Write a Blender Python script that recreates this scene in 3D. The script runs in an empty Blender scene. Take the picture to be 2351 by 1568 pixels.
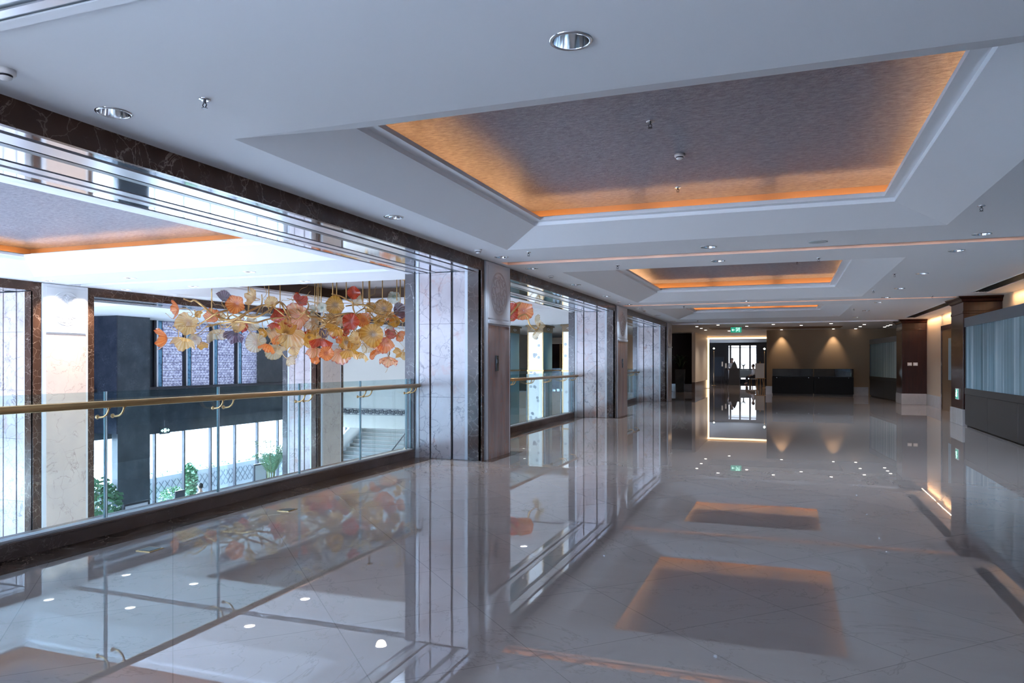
import bpy, bmesh, math, random
from mathutils import Vector, Matrix
S = bpy.context.scene
COL = S.collection
R = random.Random(7)
PI = math.pi

# ------------------------------------------------------------------ camera, world, exposure
FPX, CAMH, VPX, HORY = 1697.0, 1.45, 1805.0, 834.0
TH = math.atan((VPX - 1175.5) / FPX)
cd = bpy.data.cameras.new('camera'); cam = bpy.data.objects.new('camera', cd); COL.objects.link(cam)
cam.location = (0, 0, CAMH); cam.rotation_euler = (PI / 2, 0, TH)
cd.sensor_fit = 'HORIZONTAL'; cd.sensor_width = 36; cd.lens = FPX / 2351 * 36
cd.shift_y = (HORY - 784) / 2351; cd.clip_start = .05; cd.clip_end = 300
S.camera = cam
S.view_settings.view_transform = 'Standard'; S.view_settings.look = 'None'
S.view_settings.exposure = 0.68; S.view_settings.gamma = 1; S.view_settings.use_curve_mapping = False
try:
    cy = S.cycles
    cy.use_denoising = True; cy.max_bounces = 10; cy.diffuse_bounces = 6; cy.glossy_bounces = 4
    cy.transmission_bounces = 4; cy.transparent_max_bounces = 12; cy.sample_clamp_indirect = 6
    cy.caustics_reflective = False; cy.caustics_refractive = False; cy.use_adaptive_sampling = True
    cy.adaptive_threshold = 0.03
except Exception: pass

W = bpy.data.worlds.new('sky'); S.world = W; W.use_nodes = True
wn = W.node_tree.nodes; wl = W.node_tree.links
bgd = wn['Background']; bgd.inputs[1].default_value = 23.0
tc = wn.new('ShaderNodeTexCoord'); sx = wn.new('ShaderNodeSeparateXYZ'); rp = wn.new('ShaderNodeValToRGB')
wl.new(tc.outputs['Generated'], sx.inputs[0]); wl.new(sx.outputs[2], rp.inputs[0]); wl.new(rp.outputs[0], bgd.inputs[0])
rp.color_ramp.elements[0].position = 0.0; rp.color_ramp.elements[0].color = (.73, .81, .93, 1)
rp.color_ramp.elements[1].position = .5; rp.color_ramp.elements[1].color = (.61, .765, 1, 1)

def portal(loc, rot, sx_, sy_):
    l = bpy.data.lights.new('daylight_opening', 'AREA'); l.shape = 'RECTANGLE'; l.size = sx_; l.size_y = sy_
    l.cycles.is_portal = True
    o = bpy.data.objects.new('daylight_opening', l); COL.objects.link(o); o.location = loc; o.rotation_euler = rot
# daylight through the lobby front, the patterned windows, the unseen windows added behind the camera and the far lounge window
portal((-21.7, 10, -2.85), (0, -PI / 2, 0), 3.6, 36)
portal((-21.7, 10, 1.8), (0, -PI / 2, 0), 2.5, 34)
portal((.2, -5.1, 2.2), (PI / 2, 0, PI), 8.8, 1.4)
portal((-13.3, -5.1, -.9), (PI / 2, 0, PI), 15.6, 7.6)
portal((-2.7, 58.3, 1.5), (-PI / 2, 0, 0), 3.4, 2.8)

def lamp(name, kind, loc, energy, color, rot=(0, 0, 0), **k):
    l = bpy.data.lights.new(name, kind); l.energy = energy; l.color = color
    for a, v in k.items(): setattr(l, a, v)
    o = bpy.data.objects.new(name, l); COL.objects.link(o); o.location = loc; o.rotation_euler = rot
    return o

# ------------------------------------------------------------------ pixel helpers (frame 2351 x 1568)
CO, SI = math.cos(TH), math.sin(TH)
def ray(x, y):
    u = (x - 1175.5) / FPX
    return (u * CO - SI, u * SI + CO, (HORY - y) / FPX)
def atX(x, y, X):
    r = ray(x, y); t = X / r[0]; return Vector((X, r[1] * t, CAMH + r[2] * t))
def atY(x, y, Y):
    r = ray(x, y); t = Y / r[1]; return Vector((r[0] * t, Y, CAMH + r[2] * t))
def atZ(x, y, Z):
    r = ray(x, y); t = (Z - CAMH) / r[2]; return Vector((r[0] * t, r[1] * t, Z))

# ------------------------------------------------------------------ mesh builder
class MB:
    def __init__(s): s.v = []; s.f = []; s.uv = []
    def quad(s, a, b, c, d):
        n = len(s.v); s.v += [tuple(a), tuple(b), tuple(c), tuple(d)]; s.f.append((n, n + 1, n + 2, n + 3)); return s
    def box(s, x0, x1, y0, y1, z0, z1):
        n = len(s.v)
        s.v += [(x0, y0, z0), (x1, y0, z0), (x1, y1, z0), (x0, y1, z0), (x0, y0, z1), (x1, y0, z1), (x1, y1, z1), (x0, y1, z1)]
        for q in ((0, 3, 2, 1), (4, 5, 6, 7), (0, 1, 5, 4), (1, 2, 6, 5), (2, 3, 7, 6), (3, 0, 4, 7)):
            s.f.append(tuple(n + i for i in q))
        return s
    def grid(s, rows, closed=False):
        n = len(s.v); m = len(rows[0])
        for r in rows: s.v += [tuple(p) for p in r]
        for i in range(len(rows) - 1):
            for j in range(m if closed else m - 1):
                k = (j + 1) % m
                s.f.append((n + i * m + j, n + i * m + k, n + (i + 1) * m + k, n + (i + 1) * m + j))
        return s
    def lathe(s, prof, c=(0, 0, 0), seg=20, cap=True, M=None):
        rows = []
        for r, z in prof:
            row = [Vector((r * math.cos(2 * PI * j / seg), r * math.sin(2 * PI * j / seg), z)) for j in range(seg)]
            rows.append([tuple((M @ p if M else p) + Vector(c)) for p in row])
        n = len(s.v); s.grid(rows, True)
        if cap:
            s.f.append(tuple(n + j for j in range(seg))[::-1]); e = n + (len(prof) - 1) * seg
            s.f.append(tuple(e + j for j in range(seg)))
        return s
    def tube(s, pts, rad, seg=8, cap=True):
        pts = [Vector(p) for p in pts]; rows = []; up = None
        for i, p in enumerate(pts):
            t = (pts[min(i + 1, len(pts) - 1)] - pts[max(i - 1, 0)])
            if t.length < 1e-9: t = Vector((0, 0, 1))
            t.normalize()
            if up is None: up = t.orthogonal().normalized()
            up = up - t * up.dot(t)
            up = up.normalized() if up.length > 1e-6 else t.orthogonal().normalized()
            b = t.cross(up); r = rad[i] if isinstance(rad, (list, tuple)) else rad
            rows.append([p + (up * math.cos(2 * PI * j / seg) + b * math.sin(2 * PI * j / seg)) * r for j in range(seg)])
        n = len(s.v); s.grid(rows, True)
        if cap:
            s.f.append(tuple(n + j for j in range(seg))[::-1]); e = n + (len(rows) - 1) * seg
            s.f.append(tuple(e + j for j in range(seg)))
        return s
    def sphere(s, c, r, seg=12, rings=8, sc=(1, 1, 1)):
        rows = []
        for i in range(rings + 1):
            a = -PI / 2 + PI * i / rings; rr = max(math.cos(a), .001)
            rows.append([(c[0] + r * sc[0] * rr * math.cos(2 * PI * j / seg), c[1] + r * sc[1] * rr * math.sin(2 * PI * j / seg), c[2] + r * sc[2] * math.sin(a)) for j in range(seg)])
        return s.grid(rows, True)
    def build(s, name, mat, parent=None, smooth=False, bevel=0, local=True):
        me = bpy.data.meshes.new(name); me.from_pydata(s.v, [], s.f)
        if mat: me.materials.append(mat)
        if s.uv:
            ul = me.uv_layers.new(name='uv')
            for lp in me.loops: ul.data[lp.index].uv = s.uv[lp.vertex_index]
        if smooth:
            for p in me.polygons: p.use_smooth = True
        me.update()
        o = bpy.data.objects.new(name, me); COL.objects.link(o)
        if parent is not None:
            o.parent = parent
            if not local: o.matrix_parent_inverse = parent_matrix(parent).inverted()
        if bevel:
            b = o.modifiers.new('bevel', 'BEVEL'); b.width = bevel; b.segments = 2; b.limit_method = 'ANGLE'
        return o
def parent_matrix(o):
    m = Matrix.Translation(o.location) @ o.rotation_euler.to_matrix().to_4x4() @ Matrix.Diagonal(o.scale).to_4x4()
    return (parent_matrix(o.parent) @ m) if o.parent else m
def tag(o, label=None, cat=None, group=None, kind=None):
    if label: o['label'] = label
    if cat: o['category'] = cat
    if group: o['group'] = group
    if kind: o['kind'] = kind
    return o
def thing(name, label, cat, loc=(0, 0, 0), rz=0, group=None, kind=None):
    o = bpy.data.objects.new(name, None); COL.objects.link(o); o.empty_display_size = .1
    o.location = loc; o.rotation_euler = (0, 0, rz); return tag(o, label, cat, group, kind)
def copy_tree(o, parent=None):
    c = o.copy(); COL.objects.link(c)
    if parent is not None: c.parent = parent
    for ch in list(o.children): copy_tree(ch, c)
    return c
def BX(name, mat, *b, parent=None, bevel=0): return MB().box(*b).build(name, mat, parent, bevel=bevel)
def struct(o, label=None, cat=None): return tag(o, label, cat, None, 'structure')

# ------------------------------------------------------------------ materials
def mat(name): m = bpy.data.materials.new(name); m.use_nodes = True; return m, m.node_tree.nodes, m.node_tree.links
def setp(b, **k):
    for a, v in k.items():
        i = b.inputs.get(a.replace('_', ' '))
        if i is not None: i.default_value = v
def C4(c): return (c[0], c[1], c[2], 1)
def simple(name, col, rough=.5, metal=0, ior=1.5, emit=None, es=0, coat=0, spec=None):
    m, n, l = mat(name); b = n['Principled BSDF']; setp(b, Base_Color=C4(col), Roughness=rough, Metallic=metal, IOR=ior, Coat_Weight=coat)
    if spec is not None: b.inputs['Specular IOR Level'].default_value = spec
    if emit: setp(b, Emission_Color=C4(emit), Emission_Strength=es)
    return m
def ramp(n, stops, interp='LINEAR'):
    r = n.new('ShaderNodeValToRGB'); e = r.color_ramp.elements; r.color_ramp.interpolation = interp
    while len(e) < len(stops): e.new(.5)
    for i, (p, c) in enumerate(stops): e[i].position = p; e[i].color = C4(c) if len(c) == 3 else c
    return r
def mix(n, l, fac, a, b, mode='MIX'):
    x = n.new('ShaderNodeMix'); x.data_type = 'RGBA'; x.blend_type = mode
    for sock, v in ((x.inputs[0], fac), (x.inputs[6], a), (x.inputs[7], b)):
        if hasattr(v, 'is_linked') or hasattr(v, 'links'): l.new(v, sock)
        elif isinstance(v, (int, float)): sock.default_value = v
        else: sock.default_value = C4(v)
    return x.outputs[2]
def mapping(n, l, scale=(1, 1, 1), rot=(0, 0, 0)):
    t = n.new('ShaderNodeTexCoord'); m = n.new('ShaderNodeMapping'); g = n.new('ShaderNodeNewGeometry')
    m.inputs['Scale'].default_value = scale; m.inputs['Rotation'].default_value = rot
    l.new(g.outputs['Position'], m.inputs[0]); return m.outputs[0]
def veins(n, l, vec, scale, width, detail=6, dist=1.5):
    t = n.new('ShaderNodeTexNoise'); t.inputs['Scale'].default_value = scale; t.inputs['Detail'].default_value = detail
    t.inputs['Roughness'].default_value = .6; t.inputs['Distortion'].default_value = dist; l.new(vec, t.inputs['Vector'])
    a = n.new('ShaderNodeMath'); a.operation = 'SUBTRACT'; l.new(t.outputs[0], a.inputs[0]); a.inputs[1].default_value = .5
    b = n.new('ShaderNodeMath'); b.operation = 'ABSOLUTE'; l.new(a.outputs[0], b.inputs[0])
    r = n.new('ShaderNodeMapRange'); l.new(b.outputs[0], r.inputs[0]); r.inputs[1].default_value = 0; r.inputs[2].default_value = width
    r.inputs[3].default_value = 1; r.inputs[4].default_value = 0; return r.outputs[0]
def crack(n, l, vec, scale, width):
    nz = n.new('ShaderNodeTexNoise'); nz.inputs['Scale'].default_value = scale * 1.3; nz.inputs['Detail'].default_value = 4; l.new(vec, nz.inputs['Vector'])
    mx = n.new('ShaderNodeVectorMath'); mx.operation = 'MULTIPLY_ADD'; l.new(nz.outputs['Color'], mx.inputs[0]); mx.inputs[1].default_value = (.9 / scale * 1.0,) * 3; l.new(vec, mx.inputs[2])
    v = n.new('ShaderNodeTexVoronoi'); v.feature = 'DISTANCE_TO_EDGE'; v.inputs['Scale'].default_value = scale; l.new(mx.outputs[0], v.inputs['Vector'])
    r = n.new('ShaderNodeMapRange'); l.new(v.outputs[0], r.inputs[0]); r.inputs[1].default_value = 0; r.inputs[2].default_value = width
    r.inputs[3].default_value = 1; r.inputs[4].default_value = 0; return r.outputs[0]
def mul(n, l, a, b):
    m = n.new('ShaderNodeMath'); m.operation = 'MULTIPLY'
    for i, v in enumerate((a, b)):
        if isinstance(v, (int, float)): m.inputs[i].default_value = v
        else: l.new(v, m.inputs[i])
    return m.outputs[0]
def noise(n, l, vec, scale, detail=4, rough=.55):
    t = n.new('ShaderNodeTexNoise'); t.inputs['Scale'].default_value = scale; t.inputs['Detail'].default_value = detail
    t.inputs['Roughness'].default_value = rough; l.new(vec, t.inputs['Vector']); return t.outputs[0]
def bump(n, l, b, h, dist, strength=1):
    x = n.new('ShaderNodeBump'); x.inputs['Strength'].default_value = strength; x.inputs['Distance'].default_value = dist
    l.new(h, x.inputs['Height']); l.new(x.outputs[0], b.inputs['Normal']); return x
def marble(name, base, dark, vcol, vscale, vwidth, rough=.12, ior=1.55, stretch=(1, 1, 1), rust=None, rot=(.3, .5, .4), crk=None, mod=2.):
    m, n, l = mat(name); b = n['Principled BSDF']; setp(b, Roughness=rough, IOR=ior)
    v = mapping(n, l, stretch, rot)
    c = mix(n, l, ramp_fac(n, l, noise(n, l, v, 2.2), .3, .7), base, dark)
    vv = veins(n, l, v, vscale, vwidth)
    vv = mul(n, l, vv, ramp_fac(n, l, noise(n, l, v, mod), .45, .65))
    c = mix(n, l, vv, c, vcol)
    if crk: c = mix(n, l, mul(n, l, crack(n, l, v, crk[0], crk[1]), ramp_fac(n, l, noise(n, l, v, 1.7), .35, .7)), c, crk[2])
    if rust: c = mix(n, l, mul(n, l, ramp_fac(n, l, noise(n, l, v, 3.5, 6, .7), .55, .75), rust[1]), c, rust[0])
    l.new(c, b.inputs['Base Color']); return m
def ramp_fac(n, l, x, a, b):
    r = n.new('ShaderNodeMapRange'); l.new(x, r.inputs[0]); r.inputs[1].default_value = a; r.inputs[2].default_value = b; return r.outputs[0]

M = {}
M['paint'] = simple('white_ceiling_paint', (.80, .82, .85), .6)
M['cream'] = simple('cream_wall_paint', (.72, .66, .58), .5)
M['mould'] = simple('white_moulding', (.85, .87, .9), .4)
M['brown'] = marble('dark_brown_marble', (.085, .043, .028), (.045, .024, .017), (.45, .34, .27), 3.0, .012, .16, 1.42, crk=(5.5, .026, (.34, .25, .20)))
M['grey'] = marble('dark_grey_marble', (.13, .12, .125), (.09, .085, .09), (.5, .48, .48), 2.6, .01, .1, 1.5, crk=(3.0, .014, (.40, .38, .38)))
M['light'] = marble('pink_grey_veined_marble', (.60, .53, .53), (.46, .39, .39), (.17, .14, .15), 2.4, .022, .16, 1.45, rust=((.50, .24, .16), .7), crk=(3.2, .03, (.20, .16, .17)))
M['pilaster'] = marble('warm_pilaster_marble', (.36, .28, .27), (.22, .165, .165), (.36, .15, .09), 6, .05, .2, 1.5, stretch=(2.2, 2.2, .5), rot=(0, 0, 0), rust=((.42, .2, .12), .5))
M['beige'] = marble('beige_veined_marble', (.66, .55, .49), (.58, .49, .45), (.32, .25, .22), 1.6, .014, .2, 1.5, crk=(1.6, .012, (.34, .26, .23)))
M['stonewhite'] = simple('white_stone', (.66, .68, .71), .3)
M['pilwhite'] = simple('pilaster_white_stone', (.52, .53, .57), .3)
M['base'] = marble('grey_skirting_stone', (.50, .47, .46), (.42, .39, .38), (.3, .27, .26), 2, .01, .2)
for q in ('brown', 'grey'): M[q].node_tree.nodes['Principled BSDF'].inputs['Specular IOR Level'].default_value = .28
M['plinth'] = marble('brown_plinth_stone', (.16, .11, .095), (.12, .085, .072), (.3, .22, .18), 3, .008, .2)
M['dark'] = simple('dark_slot', (.012, .011, .012), .5)
M['track'] = simple('grey_metal_track', (.10, .12, .13), .3, .8)
M['mirror'] = simple('polished_soffit', (.72, .76, .82), .06, 1)
M['soffit'] = simple('satin_soffit', (.75, .76, .80), .22, .6)
M['brass'] = simple('satin_brass', (.60, .38, .17), .28, 1)
M['gold'] = simple('gold_painted_metal', (.55, .34, .13), .35, .75)
M['chrome'] = simple('chrome', (.75, .77, .8), .12, 1)
M['plastic'] = simple('white_plastic', (.75, .74, .74), .4)
M['black'] = simple('black_plastic', (.02, .02, .022), .4)
M['iron'] = simple('dark_metal', (.05, .05, .06), .35, .6)
M['granite'] = marble('dark_granite', (.036, .048, .062), (.022, .030, .040), (.2, .24, .28), 30, .01, .18)
M['tile'] = marble('dark_patterned_tile', (.016, .020, .032), (.035, .042, .06), (.10, .12, .16), 9, .02, .25)
M['lobbyfloor'] = simple('pale_lobby_floor', (.6, .6, .6), .15)
M['pavement'] = simple('pale_paving', (.22, .22, .22), .8)
M['lampoff'] = simple('lamp_lens', (.9, .9, .9), .3, emit=(1, .93, .85), es=2.5)
M['lampon'] = simple('bright_lamp', (1, 1, 1), .3, emit=(1, .95, .88), es=9)
M['pin'] = simple('pinpoint_lamp', (1, 1, 1), .3, emit=(1, .9, .78), es=7)
M['led'] = simple('warm_led_strip', (1, .8, .6), .5, emit=(1, .56, .26), es=14)
M['ledw'] = simple('soft_led_strip', (1, .9, .8), .5, emit=(1, .70, .40), es=2.0)
M['slotlight'] = simple('slot_backlight', (1, .8, .6), .5, emit=(1, .60, .42), es=.7)
M['leather'] = simple('dark_cladding', (.024, .027, .031), .4)
M['cabtop'] = simple('cabinet_top_rail', (.11, .14, .17), .4)
M['beigewall'] = simple('brown_beige_wallcovering', (.30, .20, .115), .6)
M['warmwall'] = simple('warm_beige_wall', (.62, .47, .34), .5)
M['recess'] = simple('brown_recess', (.18, .11, .075), .5)
M['capital'] = marble('bronze_capital', (.24, .15, .06), (.18, .11, .05), (.5, .4, .25), 9, .05, .35)

def wood(name, a, b, rough=.2):
    m, n, l = mat(name); p = n['Principled BSDF']; setp(p, Roughness=rough, Coat_Weight=.08, Coat_Roughness=.08)
    p.inputs['Specular IOR Level'].default_value = .3
    v = mapping(n, l, (6, 6, .5)); l.new(mix(n, l, noise(n, l, v, 3, 6), a, b), p.inputs['Base Color']); return m
M['wood'] = wood('mahogany_panelling', (.016, .004, .003), (.045, .011, .006))
M['door'] = wood('brown_door_wood', (.16, .085, .03), (.20, .11, .045), .35)
M['oak'] = wood('honey_wood', (.42, .22, .07), (.5, .28, .1), .4)

# floor: 0.8 m tiles laid at 45 degrees, polished, with very slight waviness
m, n, l = mat('polished_floor_marble'); b = n['Principled BSDF']; setp(b, Roughness=.01, IOR=2.35)
v = mapping(n, l, (1, 1, 1), (0, 0, PI / 4))
br = n.new('ShaderNodeTexBrick'); br.offset = 0; br.squash = 1; l.new(v, br.inputs['Vector'])
br.inputs['Scale'].default_value = 1; br.inputs['Brick Width'].default_value = .82; br.inputs['Row Height'].default_value = .82
br.inputs['Mortar Size'].default_value = .0025; br.inputs['Mortar Smooth'].default_value = 0; br.inputs['Bias'].default_value = 0
br.inputs['Color1'].default_value = (.39, .325, .30, 1); br.inputs['Color2'].default_value = (.37, .308, .284, 1); br.inputs['Mortar'].default_value = (.25, .20, .185, 1)
c = mix(n, l, mul(n, l, ramp_fac(n, l, noise(n, l, mapping(n, l, (1, 2.5, 1), (0, 0, .5)), 1.3, 8, .65), .45, .75), .35), br.outputs[0], (.44, .39, .36))
c = mix(n, l, mul(n, l, veins(n, l, v, .7, .006), .35), c, (.2, .16, .14))
l.new(c, b.inputs['Base Color'])
bump(n, l, b, noise(n, l, mapping(n, l, (1, .55, 1)), 1.0, 1, .4), .0008)
M['floor'] = m

# textured silver-leaf wallpaper in the coffers
m, n, l = mat('textured_silver_wallpaper'); b = n['Principled BSDF']; setp(b, Roughness=.38, Metallic=.55)
v = mapping(n, l, (1, 2.2, 1)); h = noise(n, l, v, 11, 6, .75)
l.new(mix(n, l, ramp_fac(n, l, noise(n, l, v, 14, 5, .7), .35, .7), (.17, .165, .19), (.37, .36, .395)), b.inputs['Base Color'])
bump(n, l, b, h, .06, 1); M['paper'] = m

def glassmat(name, tint, refl=.06, rough=0., edge=(.8, .9, .95)):
    m, n, l = mat(name); n.remove(n['Principled BSDF']); out = n['Material Output']
    t = n.new('ShaderNodeBsdfTransparent'); t.inputs[0].default_value = C4(tint); g = n.new('ShaderNodeBsdfGlossy'); g.inputs['Roughness'].default_value = rough
    g.inputs['Color'].default_value = C4(edge)
    f = n.new('ShaderNodeLayerWeight'); f.inputs['Blend'].default_value = .5
    p = n.new('ShaderNodeMath'); p.operation = 'POWER'; l.new(f.outputs['Facing'], p.inputs[0]); p.inputs[1].default_value = 4
    r = n.new('ShaderNodeMapRange'); l.new(p.outputs[0], r.inputs[0]); r.inputs[3].default_value = refl; r.inputs[4].default_value = .85
    mx = n.new('ShaderNodeMixShader'); l.new(r.outputs[0], mx.inputs[0]); l.new(t.outputs[0], mx.inputs[1]); l.new(g.outputs[0], mx.inputs[2])
    l.new(mx.outputs[0], out.inputs[0]); return m
M['glass'] = glassmat('clear_balustrade_glass', (.86, .94, .95), .05)
M['wglass'] = glassmat('window_glass', (.95, .98, 1), .04)
M['tinted'] = glassmat('tinted_window_glass', (.60, .65, .72), .04)
M['smoke'] = glassmat('smoked_glass', (.30, .30, .30), .05)
M['gedge'] = simple('green_glass_edge', (.10, .20, .22), .15)
M['gedgel'] = simple('highlight_glass_edge', (.62, .72, .74), .1)  # bright glint painted onto one edge of each glass panel

# translucent patterned window screen
m, n, l = mat('patterned_translucent_screen'); n.remove(n['Principled BSDF']); out = n['Material Output']
v = mapping(n, l, (1, 1, 1)); wv = n.new('ShaderNodeTexVoronoi'); wv.inputs['Scale'].default_value = 9; l.new(v, wv.inputs['Vector'])
rr = ramp(n, [(.25, (.075, .075, .10)), (.5, (.17, .172, .19))]); l.new(wv.outputs[0], rr.inputs[0])
tr = n.new('ShaderNodeBsdfTranslucent'); df = n.new('ShaderNodeBsdfTransparent'); l.new(rr.outputs[0], tr.inputs[0])
df.inputs[0].default_value = (.4, .4, .45, 1)
mx = n.new('ShaderNodeMixShader'); mx.inputs[0].default_value = .06; l.new(tr.outputs[0], mx.inputs[1]); l.new(df.outputs[0], mx.inputs[2]); l.new(mx.outputs[0], out.inputs[0])
M['screen'] = m

M['sheer'] = glassmat('sheer_blind', (.36, .38, .42), .03)
# frosted cabinet glass, brushed; vertical reflection streaks are also painted into its colour
m, n, l = mat('frosted_blue_glass'); n.remove(n['Principled BSDF']); out = n['Material Output']
v = mapping(n, l, (3.2, 3.2, .03)); nz = noise(n, l, v, 2.2, 4, .6)
rr = ramp(n, [(.3, (.10, .20, .25)), (.48, (.28, .46, .56)), (.62, (.70, .84, .92))]); l.new(nz, rr.inputs[0])
d = n.new('ShaderNodeBsdfDiffuse'); l.new(rr.outputs[0], d.inputs[0])
g = n.new('ShaderNodeBsdfAnisotropic'); g.inputs['Color'].default_value = (.62, .80, .90, 1); g.inputs['Roughness'].default_value = .32; g.inputs['Anisotropy'].default_value = .9
tg = n.new('ShaderNodeTangent'); tg.direction_type = 'RADIAL'; tg.axis = 'Z'; l.new(tg.outputs[0], g.inputs['Tangent'])
mx = n.new('ShaderNodeMixShader'); mx.inputs[0].default_value = .5; l.new(d.outputs[0], mx.inputs[1]); l.new(g.outputs[0], mx.inputs[2]); l.new(mx.outputs[0], out.inputs[0])
M['frost'] = m

def petal(name, cen, mid, rim, stripe, alpha=.3):
    m, n, l = mat(name); b = n['Principled BSDF']; out = n['Material Output']; setp(b, Roughness=.08, IOR=1.5, Coat_Weight=.5)
    t = n.new('ShaderNodeTexCoord'); s = n.new('ShaderNodeSeparateXYZ'); l.new(t.outputs['UV'], s.inputs[0])
    r = ramp(n, [(.08, cen), (.35, mid), (.86, mid), (.97, rim)]); l.new(s.outputs[1], r.inputs[0])
    w = n.new('ShaderNodeMath'); w.operation = 'SINE'; k = mul(n, l, s.outputs[0], 2 * PI * 18); l.new(k, w.inputs[0])
    f = mul(n, l, ramp_fac(n, l, w.outputs[0], -.2, 1), .6)
    c = mix(n, l, f, r.outputs[0], stripe); l.new(c, b.inputs['Base Color'])
    tl = n.new('ShaderNodeBsdfTranslucent'); l.new(c, tl.inputs[0]); tp = n.new('ShaderNodeBsdfTransparent'); l.new(mix(n, l, .45, c, (1, 1, 1)), tp.inputs[0])
    a = n.new('ShaderNodeMixShader'); a.inputs[0].default_value = .5; l.new(b.outputs[0], a.inputs[1]); l.new(tl.outputs[0], a.inputs[2])
    e = n.new('ShaderNodeMixShader'); e.inputs[0].default_value = alpha; l.new(a.outputs[0], e.inputs[1]); l.new(tp.outputs[0], e.inputs[2])
    l.new(e.outputs[0], out.inputs[0]); return m
PET = {
 'a': petal('amber_glass', (.16, .05, .005), (.62, .29, .035), (.50, .22, .03), (.85, .54, .13), .2),
 'o': petal('orange_glass', (.50, .05, .005), (.78, .19, .03), (.62, .09, .01), (.92, .45, .14), .25),
 'r': petal('red_glass', (.25, .01, .005), (.50, .035, .012), (.55, .04, .015), (.72, .14, .05), .2),
 'w': petal('red_rimmed_glass', (.70, .16, .03), (.85, .34, .14), (.42, .02, .01), (.94, .62, .38), .3),
 'c': petal('clear_gold_glass', (.55, .26, .05), (.80, .62, .36), (.62, .42, .18), (.93, .86, .70), .5),
 'y': petal('pale_amber_glass', (.50, .20, .03), (.78, .48, .16), (.72, .36, .09), (.93, .74, .42), .28),
 'p': petal('purple_glass', (.03, .01, .02), (.09, .045, .07), (.14, .08, .12), (.34, .25, .34), .25),
 'g': petal('green_centred_glass', (.0, .15, .09), (.66, .70, .58), (.66, .42, .22), (.9, .9, .82), .45),
}
M['leaf'] = simple('green_leaf', (.06, .16, .07), .4)
M['palm'] = simple('palm_leaf', (.14, .30, .14), .4)
M['darkleaf'] = simple('dark_leaf', (.02, .045, .02), .4)
M['stem'] = simple('plant_stem', (.20, .22, .10), .6)
M['pot'] = simple('white_planter', (.8, .8, .8), .4)
M['skin'] = simple('skin', (.55, .33, .24), .5)
M['hair'] = simple('black_hair', (.015, .012, .01), .5)
M['shirt'] = simple('white_shirt', (.75, .76, .8), .7)
M['trouser'] = simple('dark_trousers', (.03, .03, .04), .7)
M['green'] = simple('exit_sign_green', (.02, .25, .16), .4, emit=(.02, .35, .22), es=.5)
M['signlit'] = simple('exit_sign_lit', (.8, 1, .9), .4, emit=(.6, 1, .85), es=1.0)
M['tv'] = simple('screen_picture', (.02, .05, .12), .1, emit=(.08, .2, .5), es=.8)
M['fabric'] = simple('grey_upholstery', (.45, .48, .48), .8)

# ------------------------------------------------------------------ ceiling with openings
CZ = 3.0
COFFERS = [(-3.58, 1.69, 4.12, 9.46), (-3.58, 1.64, 12.12, 18.9), (-3.58, 1.64, 21.2, 26.6),
           (-12.66, -6.3, 4.18, 9.46), (-12.66, -6.3, 12.12, 18.9), (-20.3, -15.9, 8.0, 15.0)]
SLOTS = [(-4.12, 4.3, 10.62, 10.92), (-4.12, 4.3, 19.66, 19.96), (-13.3, -5.6, 10.62, 10.92), (-13.3, -5.6, 19.66, 19.96)]
VENTS = [(3.80, 4.08, 12.2, 18.6), (3.80, 4.08, 21.6, 28.2)]
CL = []  # corridor downlights
for y in (3.43, 6.91, 10.07, 11.44, 14.13, 16.76, 19.36, 20.7, 24.05, 27.5): CL.append((-3.9, y, 'm'))
for y in (3.43, 10.15, 11.58, 19.3, 20.85): CL.append((-.97, y, 'c'))
for y in (10.27, 11.66, 14.42, 17.13, 19.4, 20.85, 24.0, 27.4): CL.append((2.2, y, 'w'))
AL = [(x, y, 'a') for x in (-11.2, -8.53, -5.98) for y in (10.2, 11.74)] + [(-5.98, 16.94, 'a'), (-5.98, 21.2, 'a'), (-13.0, 10.0, 'a'), (-13.0, 11.74, 'a'),
      (-8.5, 22.5, 'a'), (-10.2, 30.5, 'a'), (-7.8, 30.0, 'a')]
LH = .14
holes = COFFERS + SLOTS + [(x - LH, x + LH, y - LH, y + LH) for x, y, _ in CL + AL] + VENTS
def holed(x0, x1, y0, y1, z, hs):
    xs = sorted({x0, x1} | {a for h in hs for a in h[:2] if x0 < a < x1}); ys = sorted({y0, y1} | {a for h in hs for a in h[2:4] if y0 < a < y1})
    b = MB()
    for i in range(len(xs) - 1):
        for j in range(len(ys) - 1):
            cx, cyy = (xs[i] + xs[i + 1]) / 2, (ys[j] + ys[j + 1]) / 2
            if any(h[0] < cx < h[1] and h[2] < cyy < h[3] for h in hs): continue
            b.quad((xs[i], ys[j], z), (xs[i], ys[j + 1], z), (xs[i + 1], ys[j + 1], z), (xs[i + 1], ys[j], z))
    return b
cb = holed(-21.6, 5.2, -5.2, 66, CZ, holes)
HR = .088
for x, y, _ in CL + AL:     # square to circle collars round each lamp
    N = 24; ring = []; sq = []
    for k in range(N):
        a = 2 * PI * k / N; ca, sa = math.cos(a), math.sin(a); q = LH / max(abs(ca), abs(sa))
        ring.append((x + HR * ca, y + HR * sa, CZ)); sq.append((x + q * ca, y + q * sa, CZ))
    cb.grid([sq, ring], True)
struct(cb.build('ceiling', M['paint']), 'white painted ceiling with coffers and recessed downlights', 'ceiling')
struct(BX('light_stop_slab', M['dark'], -22.2, 5.4, -5.4, 66, 4.2, 4.4))  # unseen slab added overhead to block daylight leaks

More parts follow.
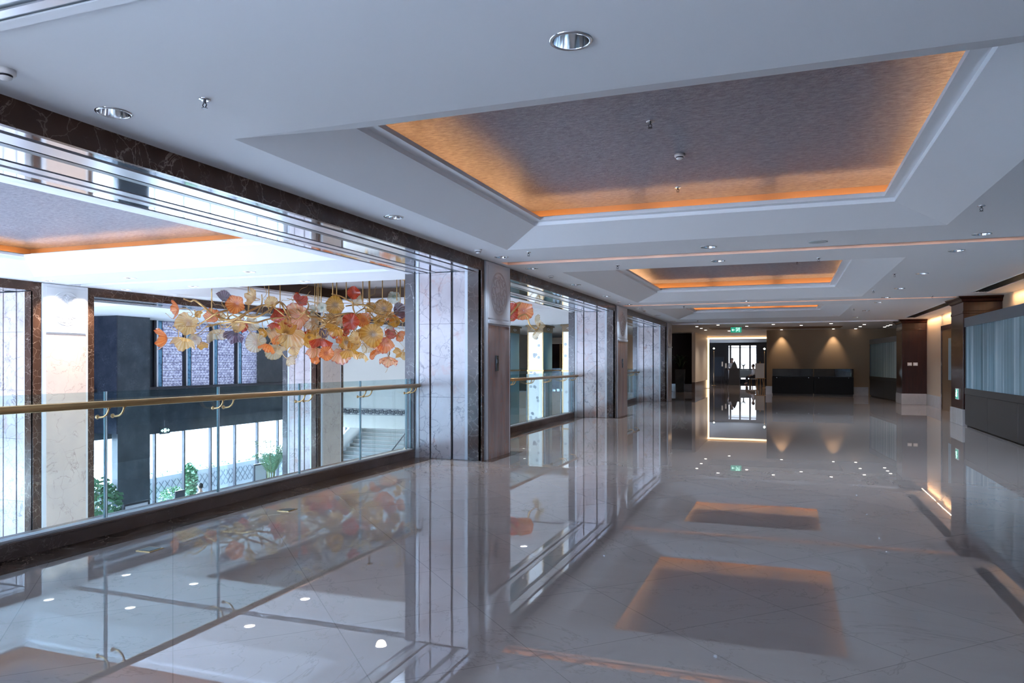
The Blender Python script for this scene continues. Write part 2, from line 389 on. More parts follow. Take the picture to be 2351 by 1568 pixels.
def coffer(i, h, inset=.60, z1=3.185, deep=.29, led=True, label=''):
    x0, x1, y0, y1 = h; root = thing('ceiling_coffer', label, 'coffer', kind='structure')
    def rect(d, z): return [(x0 + d, y0 + d, z), (x1 - d, y0 + d, z), (x1 - d, y1 - d, z), (x0 + d, y1 - d, z)]
    MB().grid([rect(0, CZ), rect(inset, z1)], True).build('slope', M['paint'], root)
    a, bb = inset, inset + .11
    MB().grid([rect(a, z1), rect(a, z1 + .045), rect(bb, z1 + .045), rect(bb, z1 + .085), rect(bb - .10, z1 + .085), rect(bb - .10, z1 + .112), rect(bb - .12, z1 + .112), rect(bb - .12, z1 + .05), rect(a - .32, z1 + .05)], True).build('moulding', M['mould'], root)
    zt = CZ + .15 + (deep if led else .45)
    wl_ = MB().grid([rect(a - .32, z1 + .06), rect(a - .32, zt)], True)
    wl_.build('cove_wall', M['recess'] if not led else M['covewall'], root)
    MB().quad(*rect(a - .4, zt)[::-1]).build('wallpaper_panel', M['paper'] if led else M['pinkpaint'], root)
    if led:
        e = a - .20; s = MB(); z = z1 + .051; w = .012
        for (p, q) in (((x0 + e, y0 + e), (x1 - e, y0 + e)), ((x1 - e, y0 + e), (x1 - e, y1 - e)), ((x1 - e, y1 - e), (x0 + e, y1 - e)), ((x0 + e, y1 - e), (x0 + e, y0 + e))):
            L = math.hypot(q[0] - p[0], q[1] - p[1]); k = max(1, int(L / 1.3)); 
            for j in range(k):
                t0, t1 = (j + .05) / k, (j + .93) / k
                ax, ay = p[0] + (q[0] - p[0]) * t0, p[1] + (q[1] - p[1]) * t0; cx, cyy = p[0] + (q[0] - p[0]) * t1, p[1] + (q[1] - p[1]) * t1
                s.box(min(ax, cx) - w, max(ax, cx) + w, min(ay, cyy) - w, max(ay, cyy) + w, z, z + .02)
        s.build('led_strip', M['led'], root)
    return root
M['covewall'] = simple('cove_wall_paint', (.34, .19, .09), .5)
M['pinkpaint'] = simple('pinkish_recess_paint', (.42, .38, .38), .5)
CN = ['large coffer in the corridor ceiling with orange cove glow, nearest of three', 'middle corridor coffer with grey textured panel and orange glow',
      'farthest corridor coffer, a thin bright orange strip', 'coffer over the atrium with silver textured panel', 'deep brown recess in the atrium ceiling above the glass flowers',
      'coffer over the lobby behind the opposite pillars']
for i, h in enumerate(COFFERS):
    coffer(i, h, led=i != 4, label=CN[i])

def slot(h, lit, label):
    x0, x1, y0, y1 = h; root = thing('ceiling_slot', label, 'ceiling slot', kind='structure'); z = CZ + .12
    MB().grid([[(x0, y0, CZ), (x1, y0, CZ), (x1, y1, CZ), (x0, y1, CZ)], [(x0, y0, z), (x1, y0, z), (x1, y1, z), (x0, y1, z)]], True).build('slot_side', M['slotwall'] if lit else M['mould'], root)
    MB().quad((x0, y0, z), (x0, y1, z), (x1, y1, z), (x1, y0, z)).build('backlight', M['slotlight'] if lit else M['track'], root)
    g = MB(); zz = CZ + .05; k = int((x1 - x0) / .34); w = (x1 - x0) / k; ym = (y0 + y1) / 2
    for j in range(k):
        cx = x0 + (j + .5) * w; sg = 1 if j % 2 else -1
        p = [(cx + (.12 - .0085 * t) * math.cos(t * .62) , ym + sg * (.12 - .0085 * t) * math.sin(t * .62), zz) for t in range(13)]
        g.tube(p, .008, 4, False)
        g.tube([(cx - w / 2, ym - sg * .13, zz), (cx - .04, ym - sg * .05, zz), (cx + .05, ym + sg * .05, zz), (cx + w / 2, ym + sg * .13, zz)], .009, 4, False)
        g.tube([(cx + .06 * math.cos(t), ym + .05 * math.sin(t), zz) for t in [q * .9 for q in range(8)]], .006, 4, False)
    g.box(x0, x1, y0, y0 + .015, zz - .008, zz + .008).box(x0, x1, y1 - .015, y1, zz - .008, zz + .008)
    g.build('scroll_grille', M['scroll'], root)
M['slotwall'] = simple('warm_lit_slot_side', (.80, .62, .52), .5)  # warm backlight tint painted into the side colour of the lit slots
M['scroll'] = simple('scrolled_grille_metal', (.30, .26, .25), .4, .3)
for h, q in zip(SLOTS, ('warm backlit scroll slot across the corridor ceiling beyond the first coffer', 'warm backlit scroll slot across the corridor ceiling beyond the middle coffer',
                        'unlit grey scroll slot across the atrium ceiling before the glass flowers', 'unlit grey scroll slot across the atrium ceiling behind the glass flowers')):
    slot(h, 'corridor' in q, q)

# ------------------------------------------------------------------ downlights
def downlight(lit):
    r = thing('recessed_downlight', 'x', 'downlight')
    MB().lathe([(HR, .0), (HR, -.006), (.098, -.008), (.106, -.003), (.107, .0)], seg=32, cap=False).build('trim_ring', M['chrome'] if not lit else M['plastic'], r, True)
    MB().lathe([(HR, -.002), (.080, .05), (.066, .10), (.060, .13)], seg=32, cap=False).build('reflector', M['chrome'], r, True)
    zz = .10 if not lit else .006; rr_ = .061 if not lit else .084
    MB().lathe([(rr_, zz + .01), (rr_ * .7, zz + .004), (.001, zz)], seg=24, cap=False).build('lamp', M['lampon'] if lit else M['lampoff'], r, True)
    return r
P0 = {False: None, True: None}
ordw = ['first', 'second', 'third', 'fourth', 'fifth', 'sixth', 'seventh', 'eighth', 'ninth', 'tenth']
cnt = {}
RN = {'m': ('%s downlight of the row along the marble wall, counted from the top left corner', 'downlights along the marble wall'),
      'c': ('%s downlight down the middle of the corridor ceiling, counted from the nearest one', 'downlights in mid corridor'),
      'w': ('%s downlight in the row on the wood panelled side, counted from the nearest one', 'downlights on the wood panelled side'),
      'a': ('%s lit white downlight in the bright atrium ceiling', 'atrium downlights')}
AN = ['leftmost front', 'leftmost rear', 'middle front', 'middle rear', 'marble wall front', 'marble wall rear', 'deep', 'deeper', 'pillar medallion front', 'pillar medallion rear',
      'far hall', 'column side', 'far column side']
for x, y, k in CL + AL:
    lit = k == 'a'
    if P0[lit] is None: P0[lit] = o = downlight(lit)
    else: o = copy_tree(P0[lit])
    o.location = (x, y, CZ); j = cnt.get(k, 0); cnt[k] = j + 1
    if not lit and y > 5: lamp('downlight_beam', 'SPOT', (x, y, 2.96), 45 if k == 'm' else 100, (.62, .80, 1), spot_size=1.5 if k == 'm' else 2.2, spot_blend=.8, shadow_soft_size=.05)
    if lit and x > -12: lamp('atrium_beam', 'SPOT', (x, y, 2.985), 110, (1, .80, .58), spot_size=2.5, spot_blend=.8, shadow_soft_size=.08)
    o['label'] = RN[k][0] % (AN[j] if lit else ordw[j]); o['group'] = RN[k][1]

# sprinklers, detectors, speaker
def sprinkler():
    r = thing('ceiling_sprinkler', 'x', 'sprinkler')
    MB().lathe([(.034, 0), (.034, -.006), (.02, -.009), (.001, -.009)], seg=20, cap=False).build('cover_plate', M['chrome'], r, True)
    b = MB().tube([(0, 0, -.005), (0, 0, -.025)], .009)
    for s in (-1, 1): b.tube([(s * .006, 0, -.02), (s * .014, 0, -.035), (s * .004, 0, -.052)], .003, 6)
    b.lathe([(.018, -.052), (.018, -.055)], seg=12); b.build('nozzle', M['iron'], r); return r
def detector():
    r = thing('smoke_detector', 'x', 'smoke detector')
    MB().lathe([(.05, 0), (.052, -.022), (.046, -.028)], seg=24).build('base', M['plastic'], r, True)
    MB().lathe([(.036, -.028), (.036, -.032), (.030, -.034), (.030, -.040)], seg=20).build('vent_gap', M['iron'], r)
    MB().lathe([(.034, -.038), (.032, -.046), (.018, -.054), (.001, -.056)], seg=20, cap=False).build('sensor_cap', M['plastic'], r, True); return r
SP = [((-3.2, 3.44), 'near the marble wall before the first coffer'), ((-3.37, 9.75), 'at the first coffer corner by the marble pillar'), ((1.8, 8.42), 'right of the first coffer'),
      ((1.76, 14.3), 'right of the middle coffer'), ((1.74, 17.4), 'right of the middle coffer towards its far corner'), ((-2.5, 11.54), 'in front of the middle coffer near its left end'),
      ((.45, 11.76), 'in front of the middle coffer near its right end'), ((3.15, 19.3), 'beside the first wooden pillar'), ((-2.6, 20.4), 'in front of the farthest coffer'),
      ((3.9, 16.0), None), ((1.8, 23), 'right of the farthest coffer'), ((-10.6, 9.9), None), ((-3.0, 27.4), 'beyond the farthest coffer')]
s0 = None
for (x, y), q in SP:
    if q is None: continue
    o = sprinkler() if s0 is None else copy_tree(s0); s0 = s0 or o
    o.location = (x, y, CZ); o['label'] = 'small sprinkler on the corridor ceiling ' + q; o['group'] = 'ceiling sprinklers'
for (x, y, z), q in (((-1.05, 6.1, 3.44), 'in the textured panel of the first coffer, nearer one'), ((-1.15, 8.5, 3.44), 'in the textured panel of the first coffer by the far glow'), ((.2, 15.5, 3.44), 'in the textured panel of the middle coffer'),
                     ((-10.6, 7.3, 3.44), 'in the silver panel of the atrium coffer')):
    o = copy_tree(s0); o.location = (x, y, z); o['label'] = 'small sprinkler ' + q; o['group'] = 'coffer sprinklers'
d0 = None
for (x, y, z), q in (((-3.87, 2.73, 3), 'at the top left corner by the marble lintel'), ((-3.94, 9.29, 3), 'before the first marble pillar'), ((-3.92, 12.57, 3), 'just past the first marble pillar'),
                     ((-3.93, 18.3, 3), 'before the second marble pillar'), ((-3.92, 21.73, 3), 'just past the second marble pillar'), ((-.95, 7.15, 3.44), 'in the middle of the first coffer'),
                     ((-1.0, 14.2, 3.44), 'in the middle coffer'), ((-12.0, 7.0, 3.44), 'in the silver atrium coffer')):
    o = detector() if d0 is None else copy_tree(d0); d0 = d0 or o
    o.location = (x, y, z); o['label'] = 'round white smoke detector ' + q; o['group'] = 'smoke detectors'
sp = MB().lathe([(.115, 0), (.115, -.005), (.10, -.007), (.001, -.007)], seg=28, cap=False).build('ceiling_speaker', M['fabric'], None, True)
sp.location = (.38, 10.2, CZ); tag(sp, 'flat round grey speaker grille in the ceiling beyond the first coffer', 'speaker')

def vent(h, label, n_, along='y'):
    x0, x1, y0, y1 = h; r = thing('air_grille', label, 'air vent'); z = CZ + .1
    MB().grid([[(x0, y0, CZ), (x1, y0, CZ), (x1, y1, CZ), (x0, y1, CZ)], [(x0, y0, z), (x1, y0, z), (x1, y1, z), (x0, y1, z)]], True).quad((x0, y0, z), (x0, y1, z), (x1, y1, z), (x1, y0, z)).build('box', M['iron'], r)
    f = MB(); t = .02
    f.box(x0 - t, x0, y0 - t, y1 + t, CZ - .008, CZ + .01).box(x1, x1 + t + .03, y0 - t, y1 + t, CZ - .008, CZ + .01).box(x0, x1, y0 - t, y0, CZ - .008, CZ + .01).box(x0, x1, y1, y1 + t, CZ - .008, CZ + .01)
    f.build('frame', M['mould'], r); s = MB()
    for j in range(n_):
        if along == 'y': q = x0 + (x1 - x0) * (j + .5) / n_; s.box(q - .006, q + .006, y0, y1, CZ + .0, CZ + .03)
        else: q = y0 + (y1 - y0) * (j + .5) / n_; s.box(x0, x1, q - .008, q + .008, CZ, CZ + .03)
    s.build('slats', M['track'], r)
vent(VENTS[0], 'long slotted air grille in the ceiling above the nearer glass cabinet', 5)
vent(VENTS[1], 'long slotted air grille in the ceiling above the brown door', 5)
r = thing('air_grille', 'metal air grille with wide slats at the top left corner of the ceiling', 'air vent')
f = MB()
for j in range(4): f.box(-4.1, 2, 1.98 + j * .09, 2.03 + j * .09, CZ - .012, CZ - .001)
f.build('slats', M['soffit'], r); MB().box(-4.1, 2, 1.9, 2.36, CZ - .002, CZ + .0).build('backing', M['track'], r); MB().box(-4.1, 2, 2.33, 2.39, CZ - .010, CZ).build('frame', M['mould'], r)

# ------------------------------------------------------------------ floors
fl = MB().box(-5.62, 5.2, -5.2, 58.4, -.6, 0); struct(fl.build('floor', M['floor']), 'polished beige marble floor mirroring ceiling and pillars', 'floor')
struct(MB().box(-40, 5.2, -5.2, 70, -4.9, -4.8).build('floor_lobby', M['lobbyfloor']))
struct(MB().box(-80, -40, -40, 90, -5.0, -4.9).build('ground_outside', M['pavement']))
for i, (a, b_) in enumerate(((2.0, 10.12), (11.35, 19.28), (20.8, 28.2))):
    struct(BX('trim_%d' % (i + 2), M['brown'], -5.36, -5.03, a, b_, 0, .003), 'dark brown marble strip inlaid along the balustrade foot, opening %d' % (i + 1), 'floor strip')
for i, (a, b_) in enumerate(((.95, 2.05), (10.06, 11.42), (19.22, 20.86), (28.14, 29.5))):
    struct(BX('trim_%d' % (i + 5), M['brown'], -5.03, -4.05, a, b_, 0, .003), 'dark marble border on the floor round a marble pillar foot', 'floor strip')

# ------------------------------------------------------------------ marble pillars
def medallion():
    b = MB(); Y = 0; z0 = 0
    def ringt(cy, cz, r, w, a0=0, a1=2 * PI, k=28): b.tube([(0, cy + r * math.cos(a0 + (a1 - a0) * t / k), cz + r * math.sin(a0 + (a1 - a0) * t / k)) for t in range(k + 1)], w, 6, False)
    ringt(0, 0, .33, .010, k=48); ringt(0, 0, .315, .005, k=48)
    for s in (-1, 1):
        ringt(s * .07, .15, .055, .012, 0, 5.2, 18); ringt(s * .18, .17, .05, .012, 1, 6.5, 16); ringt(s * .23, .03, .055, .012, 0, 5, 16)
        ringt(s * .11, .04, .06, .010, 1, 5.5, 16); ringt(s * .17, -.11, .06, .012, 2, 7, 16); ringt(s * .06, -.14, .055, .012, 0, 5, 16)
        ringt(s * .10, -.23, .04, .010, 0, 4.6, 12); ringt(s * .25, -.08, .03, .009, 0, 5, 12)
        b.tube([(0, s * .02, .27), (0, s * .08, .23), (0, s * .20, .24)], .010, 6); b.tube([(0, s * .01, -.28), (0, s * .07, -.27), (0, s * .15, -.25)], .010, 6)
        b.tube([(0, 0, -.05), (0, s * .05, -.08), (0, s * .12, -.04), (0, s * .15, .02)], .010, 6)
    ringt(0, -.02, .04, .010); b.sphere((0, 0, .22), .02); b.sphere((0, 0, -.2), .02)
    return b
def pillar(y0, y1, X, zb, label, pan, opp=False):
    """block between two openings: corridor face at X, depth 1.27 m towards -X; y0..y1 outer edges of the brown frames"""
    r = thing('marble_pillar', label, 'pillar', (X, y0, 0), kind='structure'); w = y1 - y0; zt = 2.99; zl = 2.83 if not opp else 2.82
    MB().box(-1.22, -.03, .12, w - .12, zb, zt).build('core', M['track'], r)
    for nm, mt, a, b_, f in (('outer_jamb', 'grey', -1.27, -1.11, .0), ('white_strip', 'stonewhite', -1.11, -1.05, .03), ('white_strip', 'stonewhite', -.275, -.215, .03), ('frame_jamb', 'brown', -.215, 0, .0)):
        MB().box(a, b_, f, .14, zb, zl).build(nm, M[mt], r)
        MB().box(a, b_, w - .14, w - f, zb, zl).build(nm, M[mt], r)
    for a, b_ in ((-1.05, -.875), (-.845, -.515), (-.475, -.275)):
        zs = [zb] + ([-3.6, -2.4, -1.2, 0] if zb < 0 else []) + [.935, 2.05, zl]
        p = MB(); 
        for q in range(len(zs) - 1): p.box(a, b_, .045, .14, zs[q] + .002, zs[q + 1] - .002)
        p.build('marble_panel', M['light'], r)
        MB().box(a, b_, w - .14, w - .045, zb, zl).build('marble_panel', M['light'], r)
    MB().box(-1.06, -.27, .075, .13, zb, zl).build('groove_back', M['dark'], r)
    fw = .10 if not opp else .17
    MB().box(-.04, .012, .0, fw, zb, zt).box(-.04, .012, w - fw, w, zb, zt).build('frame_face', M['brown'], r)
    # pilaster
    MB().box(-.05, .045, fw, w - fw, zb, zt).build('pilaster', M['stonewhite' if opp else 'pilwhite'], r, bevel=.004)
    a, b_ = fw + .07, w - fw - .055
    MB().box(.03, .052, a, b_, zb, 2.03).build('pilaster_panel', M[pan], r)
    MB().box(.03, .075, a, b_, 2.05, 2.10).build('ledge', M['stonewhite' if opp else 'pilwhite'], r, bevel=.006)
    MB().box(.03, .050, a, b_, 2.13, 2.93).build('medallion_panel', M['stonewhite' if opp else 'pilwhite'], r, bevel=.004)
    md = medallion().build('medallion', M['stonewhite' if opp else 'medal'], r, True); md.location = (.050, (a + b_) / 2, 2.53)
    return r
M['medal'] = simple('pinkish_carving', (.47, .45, .48), .4)
PY = [(.95, 2.05), (10.13, 11.35), (19.28, 20.8), (28.2, 29.45)]
PL = ['marble pillar behind the camera side', 'marble pillar with carved medallion between the first and second openings', 'marble pillar with carved medallion between the second and third openings',
      'marble pillar at the far end of the balustrades']
for (a, b_), q in zip(PY, PL): pillar(a, b_, -4.25, 0, q, 'pilaster')
OY = [(.8, 2.1), (9.98, 11.3), (19.05, 20.45), (28.2, 29.5)]
OL = ['tall marble pillar across the atrium behind the camera side', 'tall marble pillar with floodlit medallion across the atrium', 'tall marble pillar across the atrium behind the glass flowers', 'tall marble pillar at the far end across the atrium']
for (a, b_), q in zip(OY, OL): pillar(a, b_, -13.4, -4.8, q, 'beige', True)

def lintel(X, y0, y1, label):
    r = thing('lintel', label, 'lintel', (X, 0, 0), kind='structure')
    MB().box(-1.26, -.01, y0, y1, 2.86, 3.0).build('core', M['track'], r)
    MB().box(-.03, .012, y0, y1, 2.83, 3.0).build('marble_fascia', M['brown'], r)
    MB().box(-1.28, -1.24, y0, y1, 2.83, 3.0).build('white_fascia', M['mould'], r)
    for a, b_, mt, z in ((-.03, -.11, 'mirror', 2.832), (-.11, -.155, 'brown', 2.85), (-.155, -.33, 'soffit', 2.828), (-.33, -.345, 'dark', 2.85), (-.345, -.41, 'track', 2.826), (-.41, -.74, 'mirror', 2.836),
                         (-.74, -.75, 'dark', 2.85), (-.75, -.86, 'soffit', 2.83), (-.86, -.91, 'brown', 2.85), (-.91, -1.0, 'soffit', 2.828), (-1.0, -1.13, 'mirror', 2.832), (-1.13, -1.24, 'mould', 2.826)):
        MB().box(b_, a, y0, y1, z, 2.87).build('soffit_band' if mt != 'dark' else 'shadow_gap', M[mt], r)
for i, q in enumerate(('nearest', 'second', 'third')):
    lintel(-4.25, PY[i][1], PY[i + 1][0], 'brown marble lintel with mirrored soffit over the %s balustrade' % q)
for i, q in enumerate(('first', 'second', 'third')):
    lintel(-13.4, OY[i][1], OY[i + 1][0], 'brown marble lintel across the atrium over its %s opening' % q)

# ------------------------------------------------------------------ balustrades
def balustrade(y0, y1, joints, label, g):
    r = thing('glass_balustrade', label, 'balustrade', (-5.36, y0, 0), group=g); L = y1 - y0
    MB().box(-.26, 0, 0, L, 0, .105).build('plinth', M['plinth'], r); MB().box(-.26, .008, 0, L, .105, .125).build('plinth_cap', M['plinth'], r, bevel=.004)
    MB().box(-.12, -.03, 0, L, .125, .14).build('channel', M['stonewhite'], r)
    js = [q - y0 for q in joints]; ed = [0] + js + [L]
    for a, b_ in zip(ed[:-1], ed[1:]):
        if b_ - a < .05: continue
        gp = MB().box(-.072, -.058, a + .006, b_ - .006, .13, 1.21).build('glass_panel', M['glass'], r)
        MB().box(-.0735, -.0565, b_ - .013, b_ - .0055, .13, 1.21).build('glass_edge', M['gedge'], gp)
        if a > .1: MB().box(-.0735, -.0565, a + .0055, a + .012, .13, 1.21).build('glass_edge', M['gedgel'], gp)
    MB().tube([(.08, -.0, 1.11), (.08, L - .0, 1.11)], .030, 20).build('handrail', M['brass'], r, True)
    for q in js + [L - .05]:
        for dy in ((-.09, .06) if q != L - .05 else (-.04,)):
            y = q + dy
            p = [(-.058 + .0, y, 1.0), (-.02, y, .998), (.02, y, 1.004), (.05, y, 1.022), (.07, y, 1.05), (.078, y, 1.085)]
            b = MB().tube(p, .0085, 8); b.lathe([(.018, 0), (.020, .006), (.013, .016), (.010, .02)], (-.058, y, 1.0), 12, True, Matrix.Rotation(PI / 2, 3, 'Y'))
            b.lathe([(.02, -.002), (.012, -.008), (.009, -.012)], (.08, y, 1.085), 10); b.build('bracket', M['brass'], r, True)
    return r
balustrade(2.05, 10.13, [3.35, 4.69, 6.02, 7.36, 8.70, 10.0], 'nearest glass balustrade with brass handrail on brown plinth', 'glass balustrades')
balustrade(11.35, 19.28, [12.0, 13.05, 14.4, 15.6, 16.9, 18.25], 'glass balustrade with brass handrail between the first two marble pillars', 'glass balustrades')
balustrade(20.8, 28.2, [22.0, 23.3, 24.6, 25.9, 27.2], 'farthest glass balustrade beyond the second marble pillar', 'glass balustrades')

# ------------------------------------------------------------------ enclosing walls
lintel(-4.25, -5.2, .95, 'marble lintel behind the camera')
balustrade(-5.1, .95, [-3.8, -2.4, -1.0], 'glass balustrade behind the camera', None)
struct(BX('wall_left_far', M['cream'], -5.7, -5.42, 29.45, 37.0, 0, 3.0))
struct(BX('wall_atrium_south', M['cream'], -21.6, -4.3, -5.3, -5.2, 2.95, 4.2))
w0 = thing('window_0', 'unseen glazed end of the atrium, added for daylight', 'window', kind='structure'); fr = MB()  # unseen glazing added to pour more daylight into the atrium
for k in range(9): fr.box(-21.5 + k * 2.0 - .04, -21.5 + k * 2.0 + .04, -5.28, -5.2, -4.8, 2.95)
for z in (-4.8, -.9, .9, 2.9): fr.box(-21.5, -5.4, -5.28, -5.2, z, z + .08)
fr.build('window_frame', M['iron'], w0); MB().box(-21.5, -5.4, -5.23, -5.22, -4.8, 2.9).build('tinted_glass', M['tinted'], w0); struct(BX('wall_slab_south', M['cream'], -5.5, 5.2, -5.3, -5.2, -4.8, 0))
struct(BX('wall_opposite', M['beige'], -14.66, -13.4, -5.2, .8, -4.8, 3.0))
struct(BX('wall_under_gallery', M['cream'], -5.5, -5.3, -5.2, 35, -4.8, -.6))
struct(BX('wall_behind_camera', M['cream'], -4.3, 5.2, -5.3, -5.2, 0, 1.5)); struct(BX('wall_behind_lintel', M['cream'], -4.3, 5.2, -5.3, -5.2, 2.9, 4.2))
w1 = thing('window_1', 'unseen high window added behind the camera for fill light', 'window', kind='structure'); fr = MB()  # unseen window added to brighten the corridor ceiling
for x in (-4.2, -2.1, 0, 2.1, 4.3): fr.box(x - .03, x + .03, -5.25, -5.15, 1.5, 2.9)
fr.build('window_frame', M['iron'], w1); MB().box(-4.2, 4.6, -5.22, -5.21, 1.5, 2.9).build('frosted_pane', M['sheer'], w1)
# right wall with warm wash
XW = 4.62
struct(BX('wall_right', M['warmwall'], XW, XW + .2, -5.2, 36.8, 0, 4.2)); struct(BX('baseboard_right', M['base'], XW - .02, XW, -5.2, 36.5, 0, .38))
for y in (14.2, 17.6, 22.4, 25.2, 28.0):
    lamp('wall_wash_lamp', 'AREA', (XW - .16, y, 2.93), 9, (1, .66, .38), (0, -.5, 0), shape='RECTANGLE', size=.05, size_y=2.4)

def wood_pillar(y0, y1, label):
    x0 = 3.84; r = thing('wooden_pillar', label, 'pillar', (x0, y0, 0), kind='structure'); d = y1 - y0; w = XW - x0
    MB().box(0, w, 0, d, .36, 2.98).build('panelling', M['wood'], r, bevel=.006)
    MB().box(-.02, w, -.02, d + .02, 0, .38).build('baseboard', M['base'], r, bevel=.004)
    MB().box(-.012, w, -.012, d + .012, 2.60, 2.66).build('lower_moulding', M['wood'], r, bevel=.01)
    c = MB().grid([[(-a, -a, z), (w, -a, z), (w, d + a, z), (-a, d + a, z)] for a, z in ((0, 2.86), (.03, 2.88), (.05, 2.93), (.11, 2.97), (.12, 2.998))], True)
    c.build('crown', M['wood'], r); return r
wood_pillar(19.66, 21.0, 'dark mahogany pillar beside the nearer glass cabinet'); wood_pillar(29.3, 30.7, 'dark mahogany pillar between the brown door and the farther glass cabinet')

def cabinet(x, y0, y1, joints, label, g):
    r = thing('glass_cabinet', label, 'display cabinet', (x, y0, 0), group=g); L = y1 - y0; d = min(.7, XW - .02 - x)
    MB().box(.05, d, 0, L, 0, .04).build('kick', M['dark'], r)
    es = [0] + [q - y0 for q in joints] + [L]
    for a, b_ in zip(es[:-1], es[1:]):
        MB().box(0, d, a + .004, b_ - .004, .04, .74).build('base_panel', M['leather'], r, bevel=.003)
        MB().box(.02, d - .02, a + .004, b_ - .004, .88, 2.28).build('glass_pane', M['frost'], r)
    MB().box(-.01, d, 0, L, .745, .88).build('sill', M['leather'], r, bevel=.003)
    MB().box(-.012, d, 0, L, 2.28, 2.49).build('top_rail', M['cabtop'], r, bevel=.004)
    MB().box(.0, .02, -.0, .03, .88, 2.28).box(.0, .02, L - .03, L, .88, 2.28).build('corner_post', M['leather'], r)
    return r
cabinet(3.86, 2.6, 19.6, [4.73, 6.87, 9.0, 11.15, 13.3, 15.44, 17.56], 'long glass display cabinet with grey base at the picture edge', 'glass cabinets')
cab2 = cabinet(3.95, 30.76, 36.3, [33.5], 'glass display cabinet with grey base by the beige end wall', 'glass cabinets'); cab2.rotation_euler.z = .086

d1 = thing('door_1', 'brown wooden door with narrow glass pane between the mahogany pillars', 'door', (XW, 24.4, 0), kind='structure')
MB().box(-.05, 0, -.14, 0, 0, 2.62).box(-.05, 0, 2.0, 2.14, 0, 2.62).box(-.05, 0, -.14, 2.14, 2.48, 2.62).build('door_frame', M['wood'], d1)
MB().box(-.035, -.005, 0, 2.0, 0, 2.48).build('door_leaf', M['door'], d1); MB().box(-.05, -.03, .5, 1.0, .95, 2.2).build('pane', M['smoke2'] if 'smoke2' in M else M['frost'], d1)
MB().tube([(-.09, .12, .95), (-.09, .12, 1.25)], .012).tube([(-.09, .12, 1.0), (-.03, .12, 1.0)], .008).tube([(-.09, .12, 1.2), (-.03, .12, 1.2)], .008).build('door_handle', M['chrome'], d1, True)

# end wall and bench
YB = 36.6
struct(BX('wall_back', M['beigewall'], -.86, XW + .2, YB, YB + .3, 0, 3.0), 'brown beige end wall lit by two downlights', 'wall')
struct(BX('baseboard_back', M['base'], -.90, 3.45, YB - .03, YB, 0, .38))
struct(BX('trim_9', M['mould'], -4.25, 4.6, 29.45, 29.52, 2.955, 3.0)); struct(BX('trim_10', M['recess'], -3.2, 2.2, 33.4, 35.2, 2.985, 3.0), 'brown panel in the far ceiling before the end wall', 'ceiling panel')
for x, q in ((-.2, 'left'), (2.0, 'right')):
    sl = lamp('wall_washer_lamp', 'SPOT', (x + (.0), YB - .22, 2.95), 60, (1, .80, .58), (.12, 0, 0), spot_size=1.1, spot_blend=.8, shadow_soft_size=.03)
    o = MB().lathe([(.05, 0), (.05, -.006), (.001, -.006)], seg=16, cap=False).build('spotlight', M['pin'], None, True); o.location = (x, YB - .22, CZ)
    tag(o, 'bright spotlight in the far ceiling washing the %s part of the beige end wall' % q, 'spotlight', 'end wall spotlights')
def show_unit(x0, x1, label):
    r = thing('low_display_case', label, 'display case', (x0, YB - .95, 0), group='low display cases'); w = x1 - x0
    MB().box(.02, w - .02, .03, .7, 0, .08).build('kick', M['dark'], r); MB().box(0, w, 0, .72, .08, .84).build('base', M['leather2'], r, bevel=.005)
    MB().box(.01, w - .01, .01, .71, .845, 1.2).build('glass_box', M['smoke'], r)
    MB().box(.05, w - .05, .05, .66, .845, .87).build('display_bed', M['dark'], r)
    for q in (.2, w - .2): MB().lathe([(.012, 0), (.012, .01)], (q, -.004, .8), 10, True, Matrix.Rotation(PI / 2, 3, 'X')).build('lock', M['chrome'], r)
M['leather2'] = simple('black_lacquer', (.008, .009, .011), .5, spec=.15)
show_unit(-.6, 1.14, 'left low black display case with smoked glass top against the beige wall'); show_unit(1.16, 2.78, 'right low black display case with smoked glass top against the beige wall')

# pinpoint lights of the far hall
pins = [(1600, 750), (1610, 753.8), (1620, 757.6), (1648.4, 746.3), (1714.4, 748.8), (1775.3, 744.7), (1674, 759.8), (1839.5, 747), (1908, 742.9), (1984.4, 745), (1975, 750), (1964.7, 754.6), (2031, 750.6), (2037.8, 748), (2044.8, 745.8)]
pins.sort(); p0 = None
for j, (px, py) in enumerate(pins):
    p = atZ(px, py, CZ)
    if p0 is None: p0 = o = MB().lathe([(.055, 0), (.055, -.005), (.001, -.006)], seg=12, cap=False).build('pinpoint_downlight', M['pin'], None, True)
    else: o = p0.copy(); COL.objects.link(o)
    o.location = p; tag(o, 'pinpoint light in the far hall ceiling, number %d counting from left to right' % (j + 1), 'downlight', 'pinpoint lights of the far hall')

# exit signs
def man(b, c, s, ux, uz=(0, 0, 1), n=(0, -1, 0)):
    ux = Vector(ux); uz = Vector(uz); c = Vector(c); P = lambda a, q: c + ux * a * s + uz * q * s
    b.sphere(P(.05, .34), .07 * s, 8, 6)
    for pts in (((0, .25), (-.04, .02)), ((0, .22), (.18, .12), (.26, .2)), ((0, .22), (-.14, .1), (-.2, -.02)), ((-.04, .02), (.12, -.12), (.08, -.32)), ((-.04, .02), (-.12, -.16), (-.3, -.22))):
        b.tube([P(*q) for q in pts], .045 * s, 5)
r = thing('exit_sign', 'green hanging exit sign with white arrow and running figure in the far hall', 'exit sign', (-1.9, 31.2, 2.8))
MB().box(-.21, .21, -.012, .012, -.11, .11).build('panel', M['green'], r)
b = MB(); b.box(-.15, -.06, -.02, -.013, -.012, .012); b.tube([(-.12, -.018, .045), (-.16, -.018, 0), (-.12, -.018, -.045)], .01, 5)
